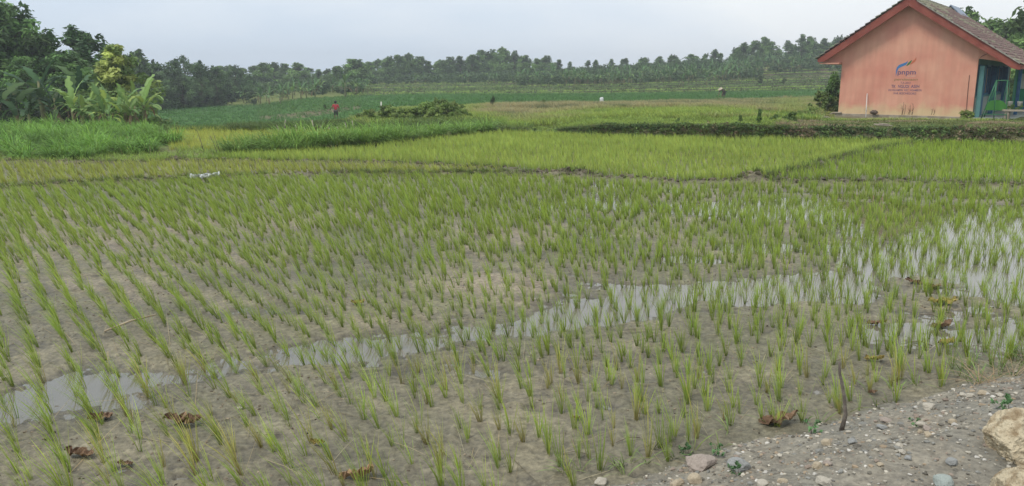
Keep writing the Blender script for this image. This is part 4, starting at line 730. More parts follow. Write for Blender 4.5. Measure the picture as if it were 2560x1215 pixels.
wtext('pnpm', 2244, 2289, 186, 9, INK, 'painted_lettering', .012); wtext('MANDIRI', 2268, 2289, 191.5, 2.6, WHT, 'painted_lettering')
wtext('perdesaan', 2235, 2294, 201, 4.6, OLV, 'painted_lettering', .01, .2); wtext('T.A 2013', 2251, 2276, 209.5, 5, INK, 'painted_lettering', .0)
[wtext(t_, a_, b_, 219.5, 7.5, INK, 'painted_lettering', .012) for t_, a_, b_ in (('TK', 2228, 2239), ('NGUDI', 2245, 2272), ('ASIH', 2277, 2298))]; wtext('DS.NGLAMPIN  KEC. NGAMBON', 2221, 2304, 227.3, 5, INK, 'painted_lettering', .006); wtext('KAB. BOJONEGORO', 2234, 2290, 235.5, 5, INK, 'painted_lettering', .006)
def plume(pts, mt):
    q = [onwall(2100+x/5.063, 100+y/5.063) for x, y in pts]; m = MB(); m.prism([(u, z) for u, z in q][::-1], -.005, -.001); return m.build('emblem_plume', mt, house)
plume([(706, 465), (710, 380), (722, 345), (745, 318), (780, 302), (825, 287), (850, 272), (862, 262), (852, 292), (835, 316), (800, 330), (765, 345), (742, 362), (728, 388), (716, 430)], EB)
plume([(862, 290), (885, 270), (913, 250), (905, 275), (885, 305), (855, 325), (838, 330)], EG)
plume([(915, 270), (945, 245), (968, 218), (964, 250), (945, 280), (915, 300), (888, 312)], EO)
# neighbouring green wing
gh = empty('green_classroom', hw(5.55, 9.6, 0), -TH); tag(gh, 'bright green classroom wall behind the porch, cut by the right edge', 'building')
M_GRN = mat('green_plaster', (.03, .27, .11), .8, 2, (.04, .32, .13), .2)
MB().box((1.0, 0, -.3), (8, .15, 2.9)).build('wall', M_GRN, gh); MB().box((.9, -.06, -.3), (1.0, .16, 2.9)).build('corner_post', mat('pale_green_trim', (.13, .42, .25), .7), gh); MB().box((2.6, -.04, -.1), (2.75, -.002, 2.6)).build('door_frame', mat('turquoise_trim', (.10, .50, .45), .7), gh); MB().box((2.75, -.03, -.1), (3.6, -.002, 2.4)).build('door', M_TEAL, gh); MB().box((1.15, -.025, 1.15), (1.62, -.002, 1.95)).build('notice_sheet', mat('paper', (.55, .60, .50), .8), gh); MB().box((.8, -.6, 2.9), (8, 3, 3.0)).build('roof', M_DARKW, gh)
# play set in front of the porch
M_PG = mat('green_metal', (.025, .13, .06), .4, 6, (.05, .20, .09)); ps = empty('playground_rocker', hw(6.35, -.25, -.1), -TH); tag(ps, 'green metal playground swing with a round green seat board beside the porch', 'play equipment')
fm = MB(); 
for a, b2 in (((0, 0, 0), (.42, .1, 1.75)), ((.42, .1, 1.75), (.5, .1, 0)), ((1.0, 0, 0), (.85, .1, 1.75)), ((.42, .1, 1.75), (.85, .1, 1.75)), ((.0, .8, 0), (.42, .7, 1.75)), ((1.0, .8, 0), (.85, .7, 1.75)), ((.42, .1, 1.75), (.42, .7, 1.75)), ((.85, .1, 1.75), (.85, .7, 1.75)), ((.05, 0, .25), (1.0, 0, .25))): fm.tube([a, b2], .022)
fm.build('frame', M_PG, ps, True); sb = MB(); sb.prism([(.5+.42*math.cos(a), .55+.34*math.sin(a)) for a in np.linspace(0, math.pi, 14)]+[(.08, .42), (.92, .42)][::1], .3, .36); sb.build('seat_board', mat('lime_board', (.05, .20, .03), .6), ps)
hg = MB(); hg.tube([(.30, .33, .7), (.45, .4, 1.72)], .012); hg.tube([(.75, .33, .7), (.8, .4, 1.72)], .012); hg.build('hanger', M_PG, ps)
# bench with pots at the right edge
bn = empty('stone_bench', hw(7.15, -.3, -.32), -TH); tag(bn, 'grey stone bench carrying potted plants at the right edge of the photo', 'bench')
MB().box((0, 0, .62), (1.6, .5, .70)).build('seat', M_CONC, bn, bevel=.01)
for xx in (.1, 1.3): MB().box((xx, .05, 0), (xx+.18, .45, .618)).build('leg', M_CONC, bn, bevel=.01)
M_POT = mat('grey_pot', (.30, .29, .26), .8, 9, (.42, .41, .37))
for i, xx in enumerate((.25, .62, 1.05)):
    c = hw(7.15+xx, -.05, .385); t = empty('potted_plant', c, i); tag(t, ('small potted plant at the left end of the stone bench', 'bushier potted plant in the middle of the stone bench', 'potted plant at the right end of the stone bench')[i], 'potted plant')
    MB().tube([(0, 0, 0), (0, 0, .02), (0, 0, .18), (0, 0, .2)], [.07, .08, .11, .115], 14).build('pot', M_POT, t, True); link('foliage', SH[i][1], None, t).scale = (.32, .32, .32); kids(t)[-1].location = (0, 0, .15)
# things on and around the plinth
def thing_tube(name, pts, rad, mt, label, cat, group=None, n_=7): m = MB(); m.tube(pts, rad, n_); return tag(m.build(name, mt, None, True), label, cat, group)
M_WHITE = mat('white_plastic', (.60, .57, .52), .5)
def wv(px, py, v): u, z = onwall(px, py, v); return hw(u, v, z)
thing_tube('white_pole', [wv(2164, 296, -.55), wv(2166, 266, -.3), wv(2168, 234, -.05)], [.025, .022, .02], M_WHITE, 'thin white pole leaning on the pink gable wall', 'pole')
thing_tube('drain_pipe', [wv(2104, 282, -.12), wv(2084, 282, -.12), wv(2077, 284.5, -.12), wv(2074, 288, -.12)], .045, M_CONC, 'short bent grey pipe sticking out at the left foot of the house', 'pipe')
# weeds standing against the wall
WD = mat('dry_stem', (.16, .10, .06), .9)
for i, (px, py) in enumerate([(2256, 268), (2258, 255), (2262, 262), (2272, 273), (2276, 262), (2283, 258), (2280, 272), (2165, 268), (2330, 272), (2336, 274)]):
    m = MB(); b0_ = wv(px-2, 287, -.3); t0 = wv(px+random.uniform(-1, 3), py, -.3); m.tube([b0_, b0_.lerp(t0, .5)+Vector((.03, 0, 0)), t0], [.012, .009, .004], 5)
    for k in range(5): q = b0_.lerp(t0, .35+.13*k); m.tube([q, q+Vector((random.uniform(-.12, .12), 0, .08))], [.006, .003], 4)
    tag(m.build('dry_weed', WD, None, True), ('tall' if py < 262 else 'short')+(' dry weed stem in front of the lettering on the pink wall' if 2200 < px < 2300 else ' thin dry weed by the leaning white pole' if px < 2200 else ' thin dry weed near the right end of the pink wall'), 'weed', 'dry weeds along the pink wall')
shr(2085, 196, 46, 0, shrub_mesh(640, 1, .75, 130, 46, .055, (.09, .16, .045), (.14, .24, .06)), 'tall dark green bush hugging the left side of the house', None, .62)
shr(2062, 232, 45.5, 0, SHP[0], 'lower lime bush left of the tall one by the house', None, .9)
place_shrub('fern_bush', shrub_mesh(641, 1, 1.6, 90, 18, .08, (.17, .24, .05), (.25, .30, .07)), hw(5.9, -.8, -.36), .75, 'yellow green leafy bush at the right corner of the pink wall', None, 'bush')
place_shrub('shrub', SHP[1], atp(2030, 40), .5, 'low bush in the grass left of the drain pipe', None, 'shrub', 0, 1.6)

# ------------------------------------------------------------------ rocks, stones, gravel
def rock_mesh(seed, sub=3, jag=.35, flat=.75, fine=.05, planes=13):
    rng = np.random.default_rng(seed+50); bm = bmesh.new(); bmesh.ops.create_icosphere(bm, subdivisions=sub, radius=1); o_ = Vector((seed*3.7, seed*1.3, 0))
    pn = rng.normal(0, 1, (planes, 3)); pn /= np.linalg.norm(pn, axis=1)[:, None]; ph = rng.uniform(.62, .98, planes)
    for v in bm.verts:
        d = v.co.normalized(); q = d*1.1+o_; rad = 1.12
        if jag:
            dt = pn @ np.array(d[:]); ok = dt > .15; rr_ = ph[ok]/dt[ok]
            if len(rr_): rad = min(rad, float(rr_.min()))
        v.co = d*(rad+jag*.22*mnoise.noise(q*1.4)+fine*mnoise.noise(q*4)+fine*.6*mnoise.noise(q*10)+fine*.4*mnoise.noise(q*24)); v.co.z *= flat
    me = bpy.data.meshes.new('stone'); bm.to_mesh(me); bm.free(); me.polygons.foreach_set('use_smooth', [False]*len(me.polygons)); return me
STM = {'w': mat('pale_stone', (.50, .46, .38), .85, 8, (.38, .34, .27), .4, 30), 't': mat('tan_stone', (.40, .33, .23), .9, 6, (.50, .42, .30), .5, 25), 'g': mat('grey_stone', (.24, .245, .235), .85, 8, (.33, .33, .31), .4, 30), 'p': mat('pinkish_stone', (.30, .25, .21), .9, 8, (.38, .32, .27), .4, 30), 'c': mat('green_grey_stone', (.28, .32, .29), .85, 8, (.36, .39, .35), .4, 30)}
RM = {k: [] for k in STM}
for k in STM:
    for i in range(4): me = rock_mesh(len(k)*7+i+ord(k), 3, .50, .6, .05); me.materials.append(STM[k]); RM[k].append(me)
CN = {'w': 'pale', 't': 'tan', 'g': 'grey', 'p': 'pinkish', 'c': 'green grey'}
def stone(px, py, wpx, k, label, name='stone', flat=1., me=None, sink=.25):
    p = hit(px, py+wpx*.15); D = (p-Vector((0, 0, EYE))).length; r = wpx*D/F/2; o = link(name, me or random.choice(RM[k])); o.location = p+Vector((0, 0, r*(.6*flat-sink))); o.scale = (r, r*random.uniform(.7, 1), r*flat); o.rotation_euler = (0, 0, random.uniform(0, 6.28)); return tag(o, label, 'rock' if name == 'boulder' else 'stone', None if name == 'boulder' else 'loose stones on the road verge')
BM_ = mat('limestone', (.26, .19, .11), .92, 2.6, (.52, .44, .30), 1., 12, lo=.36, hi=.52, detail=9)
def boulder(c, sx_, sy_, sz_, rz, seed, label):
    me = rock_mesh(seed, 6, .5, .95, .06, 12); me.materials.append(BM_); o = link('boulder', me); o.location = c; o.scale = (sx_, sy_, sz_); o.rotation_euler = (.15, .1, rz); tag(o, label, 'rock', None)
p = hit(2545, 1130); boulder(p+Vector((.09, .02, .0)), .265, .20, .20, .5, 3, 'largest tan limestone boulder on the gravel at the right edge')
p = hit(2550, 1270); boulder(p+Vector((.05, 0, .0)), .20, .16, .17, 1.2, 8, 'second tan limestone boulder in the bottom right corner')
for px, py, w_, k, lb in [(2321, 1019, 30, 'w', 'smooth whitish stone on the slope of the verge, the roundest one'), (1748, 1162, 76, 'p', 'big pinkish grey angular stone at the mud edge'), (1848, 1166, 54, 'g', 'rounded blue grey stone right of the big angular one'), (1503, 1204, 36, 'w', 'whitish stone at the bottom edge, farthest left of all'), (2377, 1158, 26, 'g', 'smooth oval grey stone below the middle of the gravel slope'), (2205, 1070, 22, 'g', 'grey stone in the small heap near the upright stick'), (2226, 1067, 14, 'w', 'small pale stone touching the grey one in the heap'), (2302, 1062, 24, 'w', 'pale stone of the pair in the middle of the gravel'), (2316, 1072, 18, 'p', 'pinkish stone of the pair in the middle of the gravel'),
        (2121, 1082, 14, 'w', 'white pebble at the foot of the upright stick'), (2068, 1108, 26, 't', 'flat tan stone left of the blue green pebble patch'), (2128, 1106, 22, 'g', 'grey stone below the upright stick'), (2043, 1166, 28, 't', 'crumbly tan stone in front of the big angular one'), (2070, 1158, 22, 'p', 'reddish flat stone beside the crumbly tan one'), (1740, 1200, 40, 't', 'tan broken stone at the bottom beneath the big angular one'), (1690, 1212, 36, 't', 'tan crumbly stone cut by the bottom edge'), (2060, 1208, 38, 'w', 'pale flat stone at the bottom edge left of centre of the verge'), (2360, 1210, 50, 'c', 'green grey stone cut by the bottom edge'), (1905, 1213, 30, 'w', 'white rounded stone at the bottom edge'), (1955, 1205, 24, 't', 'tan lump near the bottom edge'),
        (2254, 1132, 18, 'w', 'whitish chip in the middle of the gravel slope'), (2268, 1148, 16, 'g', 'grey pebble just below the whitish chip'), (2199, 1163, 16, 't', 'yellowish chip right of the reddish flat stone'), (2383, 1056, 20, 't', 'flat tan chip near the largest boulder'), (2456, 985, 20, 't', 'tan chip at the top of the slope by the grass'), (2428, 991, 20, 'w', 'pale chip at the top of the slope'), (2530, 952, 18, 'w', 'pale stone in the grass at the right edge'), (2406, 988, 16, 'w', 'small white chip highest on the slope'), (2500, 988, 18, 'w', 'white stone by the dry straw'), (2300, 1080, 14, 't', 'yellowish pebble under the pair in the middle'), (2320, 1088, 22, 't', 'pale tan elongated chip under the pair'), (2020, 1118, 10, 'w', 'tiny white pebble near the mud edge'), (2350, 1192, 16, 'w', 'small pale pebble near the green grey stone'), (2215, 1052, 26, 'p', 'flat reddish stone above the small heap')]:
    stone(px, py, w_, k, lb)
# bank surface
sx_ = np.linspace(-.45, 6.5, 300); tx_ = np.linspace(-7, 13, 620); SX, TX = np.meshgrid(sx_, tx_); X_ = E0[0]+ed[0]*TX+en[0]*SX; Y_ = E0[1]+ed[1]*TX+en[1]*SX; Z_ = bank_z(X_, Y_); i_ = np.arange(SX.size).reshape(SX.shape)
q = np.stack([i_[:-1, :-1], i_[1:, :-1], i_[1:, 1:], i_[:-1, 1:]], -1).reshape(-1, 4)[:, ::-1]
cb = np.broadcast_to(np.array((.235, .21, .16)), (*SX.shape, 3)).copy(); cb = cmix(cb, (.21, .195, .155), smooth(.5+1.5*fbm(X_*1.6, Y_*1.6, 210))); cb = cmix(cb, (.29, .25, .185), smooth(1.6*fbm(X_*4, Y_*4, 211)))
mb2 = mg.copy(); mb2.name = 'verge_gravel'; mb2.node_tree.nodes['Map Range'].inputs['To Min'].default_value = .5; mb2.node_tree.nodes['Bump'].inputs['Strength'].default_value = .8
tag(link('road_verge', npmesh('road_verge', np.stack([X_, Y_, Z_], -1), q, None, cb.reshape(-1, 3)), mb2), 'grey brown gravel verge of the road sloping to the paddy', kind='structure')
n_ = 22000; s_ = RNG.uniform(-.08, 2.6, n_); t_ = RNG.uniform(-2.5, 6, n_); x = E0[0]+ed[0]*t_+en[0]*s_; y = E0[1]+ed[1]*t_+en[1]*s_; z = bank_z(x, y); k = (z > ground_z(x, y)) & (y > 2.5); x, y, z = x[k], y[k], z[k]
cols = np.array([(.46, .42, .34), (.24, .235, .21), (.36, .28, .19), (.17, .155, .125), (.30, .24, .19), (.56, .53, .47)])[RNG.choice(6, len(x), p=[.22, .22, .14, .24, .10, .08])]
rad = .0025+.014*RNG.uniform(0, 1, len(x))**3.5; rad = np.where(RNG.uniform(0, 1, len(x)) < .02, rad+.010, rad)
v, q_, t, c = lumps(np.stack([x, y, z+rad*.15], 1), rad, .65, .28, cols, .12)
tag(link('gravel', npmesh('gravel', v, q_, t, c, False), M_DIRT), 'small mixed gravel strewn over the road verge', 'gravel', kind='stuff')
# weeds at the verge edge
def verge_pts(n_, t0, t1, s0, s1): s_ = RNG.uniform(s0, s1, n_); t_ = RNG.uniform(t0, t1, n_); x = E0[0]+ed[0]*t_+en[0]*s_; y = E0[1]+ed[1]*t_+en[1]*s_; return np.stack([x, y, top_z(x, y)], 1)
grass_obj('verge_grass', [blades(verge_pts(34, 3.2, 5.5, -.25, .15), 8, .20, .008, .3, .9, .4, .04, 3, (-.1, 0), (.10, .13, .04), (.20, .32, .08), .2, .4, .2), blades(verge_pts(26, -.5, 3, -.22, .0), 6, .12, .008, .3, .9, .4, .03, 3, (-.1, 0), (.12, .14, .05), (.24, .36, .09), .2, .4, .2),
    blades(verge_pts(40, 3.2, 5.2, .05, .35), 7, .18, .006, 1.2, 1.5, .2, .05, 2, (0, 0), (.30, .22, .13), (.40, .30, .18), .2, .4, .3)], 'sprawling grass and dry straw where the verge meets the paddy', 'grass')
WEED = [shrub_mesh(650+i, .1, .16, 10, 7, .014, (.10, .20, .08), (.15, .28, .11)) for i in range(2)]
for i, (px, py, s, lb) in enumerate([(1720, 1140, 1., 'small clover like weed left behind the big angular stone'), (1790, 1140, .9, 'small weed between the angular and the blue grey stone'), (1845, 1186, .9, 'low green weed in front of the blue grey stone'), (2030, 1085, 1.1, 'bright weed tuft at the mud edge left of the upright stick'), (2520, 1028, 1.3, 'blue green weed behind the largest boulder'), (2285, 1068, .7, 'tiny dark weed in the middle of the gravel')]):
    place_shrub('small_weed', WEED[i % 2], hit(px, py), s, lb, None, 'weed')

# ------------------------------------------------------------------ litter, sticks, dead leaves
def leaf_mesh(seed, ln=.2, wd=.09, curl=.06):
    rng = np.random.default_rng(seed); n1_, n2_ = 15, 7; V = []; 
    for i in range(n1_):
        t = i/(n1_-1); w_ = wd*math.sin(math.pi*min(.985, .04+.94*t))**.7*(1+.25*rng.normal()); 
        for j in range(n2_): s = j/(n2_-1)*2-1; V.append(((t-.5)*ln+.12*ln*s*s, s*w_*.5*(1+.1*rng.normal()), curl*(.25*s*s+.6*(t-.5)**2)+curl*.45*mnoise.noise(Vector((t*5, s*2.2, seed)))+.012+.008*abs(math.sin(t*22))))
    Fc = [(i*n2_+j, i*n2_+j+1, (i+1)*n2_+j+1, (i+1)*n2_+j) for i in range(n1_-1) for j in range(n2_-1)]; me = fromlists('dead_leaf', V, Fc, False); return me
M_DEAD = mat('dead_leaf', (.13, .075, .045), .8, 12, (.26, .17, .10), .5, 40); M_DEADY = mat('yellowed_leaf', (.22, .17, .05), .8, 10, (.38, .30, .09), .4, 40); M_DEADL = mat('tan_dead_leaf', (.36, .23, .13), .8, 9, (.22, .13, .075), .4, 40)
for i, (px, py, w_, mt, lb) in enumerate([(450, 1062, 76, M_DEAD, 'curled brown leaf at the lower left, right of the long puddle'), (247, 1052, 46, M_DEAD, 'dark leaf beside the left puddle'), (192, 1143, 62, M_DEAD, 'dark crumpled leaf nearest the lower left corner'), (310, 1170, 30, M_DEAD, 'small dark leaf scrap right of the lower left crumpled leaf'), (790, 1112, 34, M_DEADY, 'yellow brown leaf scrap left of the bottom middle'), (888, 1200, 80, M_DEADL, 'large tan leaf cut by the bottom edge'), (893, 763, 36, M_DEADY, 'olive brown leaf on the pale mud above the long puddle'),
        (1943, 1062, 88, M_DEAD, 'large curled brown leaf left of the upright stick'), (2183, 905, 40, M_DEADY, 'dark green brown leaf standing on edge right of the upright stick'), (2280, 710, 34, M_DEAD, 'left leaf of the three beside the bright puddle'), (2328, 724, 44, M_DEAD, 'middle leaf of the three beside the bright puddle'), (2502, 722, 44, M_DEAD, 'dark leaf rising out of the bright puddle at right'), (2352, 762, 60, M_DEADY, 'soggy yellow brown leaf below the three by the puddle'), (2190, 815, 40, M_DEAD, 'brown leaf in mid field right of the watery band'), (2352, 824, 46, M_DEAD, 'flat brown leaf below the soggy yellow one'), (2363, 862, 40, M_DEADY, 'drab leaf among seedlings at right'), (2180, 988, 20, M_DEAD, 'tiny leaf near the top of the verge'), (1440, 1052, 22, M_DEAD, 'tiny leaf scrap in the middle of the bottom mud')]):
    p = hit(px, py); D = (p-Vector((0, 0, EYE))).length; ln = w_*D/F; me = leaf_mesh(700+i, ln, ln*.55, ln*.45); me.materials.append(mt); o = link('dead_leaf', me); o.location = p+Vector((0, 0, ln*.04)); o.rotation_euler = (random.uniform(-.25, .25), random.uniform(-.2, .2), random.uniform(-.4, .4)); tag(o, lb, 'dead leaf', 'dead leaves lying in the paddy')
p0, p1 = hit(262, 832), hit(392, 806); thing_tube('bamboo_stick', [p0+Vector((0, 0, .015)), p0.lerp(p1, .5)+Vector((0, 0, .06)), p1+Vector((0, 0, .07))], [.009, .010, .008], mat('dry_bamboo', (.45, .37, .26), .7, 20, (.36, .28, .18)), 'dry bamboo stick lying between the seedlings at left', 'stick')
b0_ = hit(2106, 1076); thing_tube('upright_stick', [b0_+Vector((-.01, 0, -.03)), b0_+Vector((.012, 0, .10)), b0_+Vector((-.005, .02, .24)), b0_+Vector((-.035, .03, .36)), b0_+Vector((-.045, .03, .44))], [.016, .012, .010, .009, .006], mat('grey_stick', (.11, .09, .075), .9, 20, (.2, .17, .14), .5, 50), 'dark crooked stick stuck upright at the mud edge of the verge', 'stick')
for i, (x0, y0, x1, y1, r_, lb) in enumerate([(560, 447, 628, 441, .010, 'thin pale straw on the lower mud bund left'), (1540, 1110, 1600, 1100, .004, 'thin dark twig in the lower middle mud'), (1405, 1140, 1470, 1142, .004, 'dark twig at the bottom left of the verge'), (2300, 788, 2362, 800, .006, 'grey twig below the bright puddle'), (2280, 858, 2330, 868, .006, 'bent twig among seedlings at right'), (2085, 908, 2120, 902, .004, 'short twig close to the top of the upright stick'), (450, 452, 462, 447, .012, 'bent pale straw near the white litter')]):
    a, b2 = hit(x0, y0), hit(x1, y1); thing_tube('twig', [a+Vector((0, 0, .01)), a.lerp(b2, .5)+Vector((0, .01, .025)), b2+Vector((0, 0, .01))], r_, M_WOOD, lb, 'twig')
# white litter on the bund
M_FOAM = mat('white_litter', (.75, .76, .76), .6, 12, (.60, .61, .60), .4, 30)
for px, py, w_, lb in [(494, 455, 24, 'left white scrap of plastic on the lower mud bund'), (530, 453, 26, 'right white scrap of plastic on the lower mud bund'), (512, 457, 16, 'smallest white scrap between the two on the mud bund')]:
    p = hit(px, py); D = p.length; me = leaf_mesh(int(px), w_*D/F*1.3, w_*D/F*.9, .16); me.materials.append(M_FOAM); o = link('plastic_scrap', me); o.location = p+Vector((0, -.05, .10)); tag(o, lb, 'litter')
for px, py, lb in [(600, 1022, 'small white snail shell in the left mud'), (8, 946, 'white shell at the left edge of the mud'), (2540, 930, 'short pale bone like stick end in the right mud')]:
    stone(px, py, 13, 'w', lb, 'shell')
# white sack in the meadow
p = atp(1505, 68); h_ = .45; bm = bmesh.new(); bmesh.ops.create_cube(bm, size=1); bmesh.ops.subdivide_edges(bm, edges=bm.edges[:], cuts=5, use_grid_fill=True)
for v in bm.verts: z_ = v.co.z+.5; k_ = (1-.5*max(0, z_-.72)/.28)*(1+.1*math.sin(z_*9)); v.co.x *= .30*k_*(1+.3*mnoise.noise(v.co*4)); v.co.y *= .24*k_; v.co.z = z_*h_*(1+.15*v.co.x*3)
me = bpy.data.meshes.new('sack'); bm.to_mesh(me); bm.free(); me.polygons.foreach_set('use_smooth', [True]*len(me.polygons)); o = link('sack', me, M_FOAM); o.location = p+Vector((0, 0, .12)); tag(o, 'white sack standing at the far edge of the meadow', 'sack')
# dark rock on the plinth, flat slabs by the house
u, z = onwall(2187, 280, -.05); me = rock_mesh(41, 3, .4, .8, .08); me.materials.append(mat('dark_lump', (.10, .075, .06), .9, 9, (.17, .13, .10), .5, 20)); o = link('dark_stone', me); o.location = hw(u, -.2, .10); o.scale = (.17, .15, .15); tag(o, 'dark lump of stone lying at the foot of the pink wall', 'stone')
for px, py, Y, lb in [(1995, 300, 35, 'thin grey slab lying in the grass left of the house'), (2067, 295, 38, 'grey slab end near the left corner of the house'), (2218, 324, 29, 'pale slab lying on top of the bank below the house')]:
    p = atp(px, Y); o = MB().box((-.28, -.15, 0), (.30, .15, .05)).box((-.1, -.1, .052), (.2, .12, .09)).build('stone_slab', M_CONC, None, bevel=.01); o.location = p+Vector((0, 0, .10)); o.rotation_euler = (.05, .08, .3); tag(o, lb, 'slab')
# stakes in front of the far bank
M_STK = mat('stake_wood', (.42, .38, .31), .9, 9, (.20, .17, .13), .3)
for i, (px, top) in enumerate([(690, 312), (708, 298), (735, 312), (755, 316), (777, 300), (801, 314), (820, 318), (840, 316), (860, 306), (880, 302)]):
    p = atp(px, 31.9); h_ = htop(p, top); thing_tube('stake', [p+Vector((0, 0, -.05)), p+Vector((random.uniform(-.06, .02), 0, h_*.5)), p+Vector((random.uniform(-.1, .03), 0, h_))], [.024, .022, .018], M_STK, ('leftmost' if i == 0 else 'tall' if top < 304 else 'short')+' wooden stake of the row before the dark bank', 'stake', 'wooden stakes in front of the dark bank')
for px, top, Y, lb in [(483, 322, 23.5, 'left leaning thin dark reed at the end of the tall grass strip'), (517, 340, 23.2, 'short dark reed right of the leaning one'), (524, 332, 23.4, 'thin reed beside the short dark one')]:
    p = atp(px+14, Y); h_ = htop(p, top); thing_tube('reed', [p, p+Vector((-.08, 0, h_*.5)), p+Vector((-.18, 0, h_))], [.010, .008, .004], M_BARK, lb, 'reed')
p = atp(951, 58); thing_tube('white_post', [p, p+Vector((0, 0, htop(p, 254)))], [.05, .045], M_WHITE, 'thin pale post standing in the far field behind the mound', 'post')
for px, Y, top, lb in [(664, 112, 232, 'pale thin pole in the low banana grove, the left one'), (893, 118, 215, 'pale thin pole in the low banana grove, the right one')]:
    p = atp(px, Y); thing_tube('pole', [p, p+Vector((0, 0, htop(p, top)))], [.06, .05], M_STK, lb, 'pole')

# ------------------------------------------------------------------ people
M_SKIN = mat('brown_skin', (.19, .10, .065), .6); M_RED = mat('red_cloth', (.52, .045, .06), .8, 9, (.42, .035, .05)); M_BLK = mat('black_hair', (.015, .013, .012), .6); M_TRS = mat('dark_trousers', (.06, .055, .05), .9); M_BRN = mat('dark_brown_cloth', (.085, .06, .05), .9); M_HAT = mat('straw_hat', (.55, .48, .36), .8, 20, (.42, .35, .25))
def skinned(name, J, E_, mt, parent, sub=2):
    me = bpy.data.meshes.new(name); keys = list(J); me.from_pydata([J[k][0] for k in keys], [(keys.index(a), keys.index(b)) for a, b in E_], []); o = link(name, me, mt, parent); sk = o.modifiers.new('skin', 'SKIN'); sk.use_smooth_shade = True; ly = me.skin_vertices[0].data if me.skin_vertices else None
    if ly is None:
        bm = bmesh.new(); bm.from_mesh(me); bm.verts.layers.skin.verify(); bm.to_mesh(me); bm.free(); ly = me.skin_vertices[0].data
    for i, k in enumerate(keys): r_ = J[k][1]; ly[i].radius = r_ if isinstance(r_, tuple) else (r_, r_); ly[i].use_root = (i == 0)
    s = o.modifiers.new('sub', 'SUBSURF'); s.levels = s.render_levels = sub; return o
def person(loc, rz, joints, shirt, trousers, mats, label, hat=False, scale=1.):
    t = empty('person', loc, rz); t.scale = (scale,)*3; tag(t, label, 'person'); J = dict(joints)
    E_ = [('pel', 'spine'), ('spine', 'chest'), ('chest', 'neck'), ('neck', 'head'), ('head', 'crown'), ('head', 'nose')]
    for s in 'lr': E_ += [('pel', 'hip'+s), ('hip'+s, 'knee'+s), ('knee'+s, 'ank'+s), ('ank'+s, 'toe'+s), ('chest', 'sho'+s), ('sho'+s, 'elb'+s), ('elb'+s, 'wri'+s), ('wri'+s, 'palm'+s)]
    for s in 'lr':
        w_ = Vector(J['wri'+s][0]); pl = Vector(J['palm'+s][0]); d = (pl-w_).normalized(); sd_ = d.cross(Vector((0, 1, .2))).normalized()
        for i in range(4): a = 'f%d%s' % (i, s); J[a] = (tuple(pl+d*(.085-.012*abs(i-1.4))+sd_*(.026*(i-1.5))+Vector((0, .012*i, 0))), .009); E_.append(('palm'+s, a))
        J['th'+s] = (tuple(w_.lerp(pl, .5)+sd_*.055+d*.03), .010); E_.append(('wri'+s, 'th'+s))
    skinned('body', J, E_, mats[0], t)
    g = {k: (J[k][0], tuple(np.array(J[k][1])*1.0+.022) if isinstance(J[k][1], tuple) else J[k][1]+.022) for k in shirt[0]}; skinned('shirt', g, shirt[1], mats[1], t)
    g = {k: (J[k][0], tuple(np.array(J[k][1])*1.0+.02) if isinstance(J[k][1], tuple) else J[k][1]+.02) for k in trousers[0]}; skinned('trousers', g, trousers[1], mats[2], t)
    hd = Vector(J['head'][0]); cr_ = Vector(J['crown'][0]); up = (cr_-hd).normalized()
    if hat: m = MB(); q = up.to_track_quat('Z', 'Y'); m.add([tuple(cr_+q@Vector((r_*math.cos(a), r_*math.sin(a), h_))) for r_, h_ in ((.24, -.02), (.13, .06), (.03, .115), (.01, .12)) for a in np.linspace(0, 6.283, 21)[:-1]], [(i*20+k, i*20+(k+1) % 20, (i+1)*20+(k+1) % 20, (i+1)*20+k) for i in range(3) for k in range(20)]); m.build('hat', M_HAT, t, True)
    hb_ = rock_mesh(1, 3, .0, 1., .02); hb_.materials.append(M_BLK); h_ = link('hair', hb_, None, t); h_.scale = (.105, .115, .10); h_.location = cr_-up*.02+Vector((0, -.015, 0))
    return t
J1 = dict(pel=((0, 0, .92), (.14, .11)), spine=((0, .01, 1.10), (.13, .10)), chest=((0, .02, 1.30), (.15, .11)), neck=((0, .01, 1.46), .055), head=((0, .02, 1.56), (.08, .09)), crown=((0, .01, 1.66), (.07, .08)), nose=((0, .11, 1.55), .012),
    hipl=((-.09, 0, .86), .09), kneel=((-.10, .05, .48), .06), ankl=((-.10, -.05, .08), .04), toel=((-.11, .12, .03), .035), hipr=((.09, 0, .86), .09), kneer=((.10, .10, .48), .06), ankr=((.11, .10, .08), .04), toer=((.12, .26, .03), .035),
    shol=((-.19, .01, 1.38), .055), elbl=((-.32, .04, 1.14), .042), wril=((-.46, .16, 1.02), .028), palml=((-.50, .20, .99), (.035, .018)), shor=((.19, .01, 1.38), .055), elbr=((.26, .0, 1.12), .042), wrir=((.28, .10, .90), .028), palmr=((.28, .12, .83), (.035, .018)))
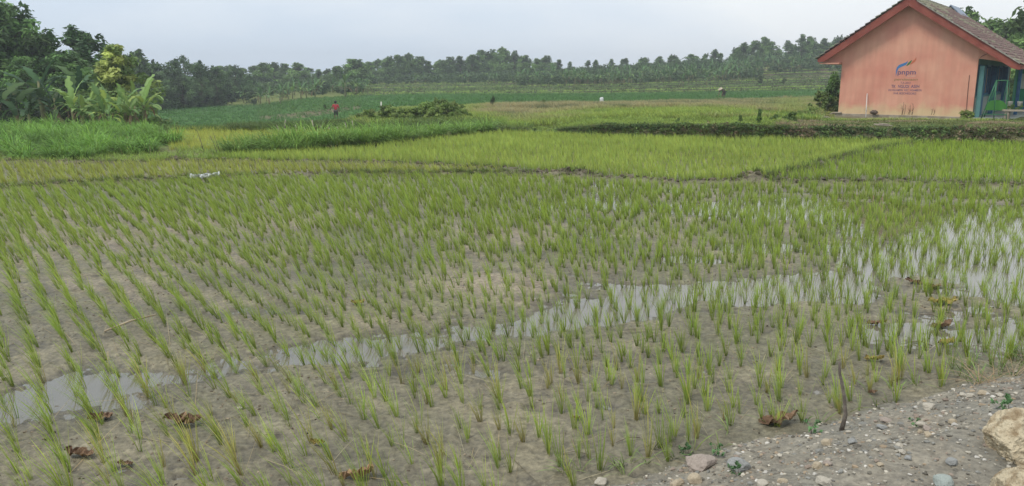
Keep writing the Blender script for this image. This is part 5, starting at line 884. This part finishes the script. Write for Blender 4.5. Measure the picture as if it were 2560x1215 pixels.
TOP = (['pel', 'spine', 'chest', 'shol', 'elbl', 'shor', 'elbr'], [('pel', 'spine'), ('spine', 'chest'), ('chest', 'shol'), ('shol', 'elbl'), ('chest', 'shor'), ('shor', 'elbr')])
BOT = (['pel', 'hipl', 'kneel', 'hipr', 'kneer'], [('pel', 'hipl'), ('hipl', 'kneel'), ('pel', 'hipr'), ('hipr', 'kneer')])
p = atp(836, 71); person(p+Vector((0, 0, -.25)), .1, J1, TOP, BOT, (M_SKIN, M_RED, M_TRS), 'farmer in a red shirt seen from behind, wading beside the dark green paddy')
J2 = dict(pel=((0, -.10, .82), (.14, .11)), spine=((0, .10, .98), (.13, .11)), chest=((0, .30, 1.06), (.15, .12)), neck=((0, .44, 1.06), .055), head=((0, .53, 1.05), (.08, .08)), crown=((0, .58, 1.12), (.075, .08)), nose=((0, .62, .99), .012),
    hipl=((-.10, -.12, .78), .09), kneel=((-.12, .04, .44), .06), ankl=((-.12, -.06, .08), .04), toel=((-.12, .1, .03), .035), hipr=((.10, -.12, .78), .09), kneer=((.12, .0, .44), .06), ankr=((.14, -.14, .08), .04), toer=((.14, .04, .03), .035),
    shol=((-.19, .30, 1.02), .055), elbl=((-.24, .38, .76), .042), wril=((-.20, .50, .54), .028), palml=((-.19, .53, .47), (.035, .018)), shor=((.19, .30, 1.02), .055), elbr=((.26, .36, .76), .042), wrir=((.20, .52, .56), .028), palmr=((.19, .55, .49), (.035, .018)))
p = atp(1811, 84); person(p+Vector((0, 0, -.2)), 2.2, J2, TOP, BOT, (M_SKIN, M_BRN, M_TRS), 'stooping farmer in dark clothes and a pale conical hat', True)

# ------------------------------------------------------------------ haze
mh = bpy.data.materials.new('haze'); mh.use_nodes = True; n = mh.node_tree.nodes; n.remove(n['Principled BSDF']); pv = n.new('ShaderNodeVolumePrincipled'); pv.inputs['Color'].default_value = (.90, .95, 1, 1); pv.inputs['Density'].default_value = .0010; pv.inputs['Anisotropy'].default_value = .3
mh.node_tree.links.new(pv.outputs[0], n['Material Output'].inputs['Volume'])
hz = MB().box((-1250, -40, -4.5), (1250, 760, 19)).build('haze', mh); tag(hz, 'pale moist air that greys the far trees', 'haze', kind='stuff')
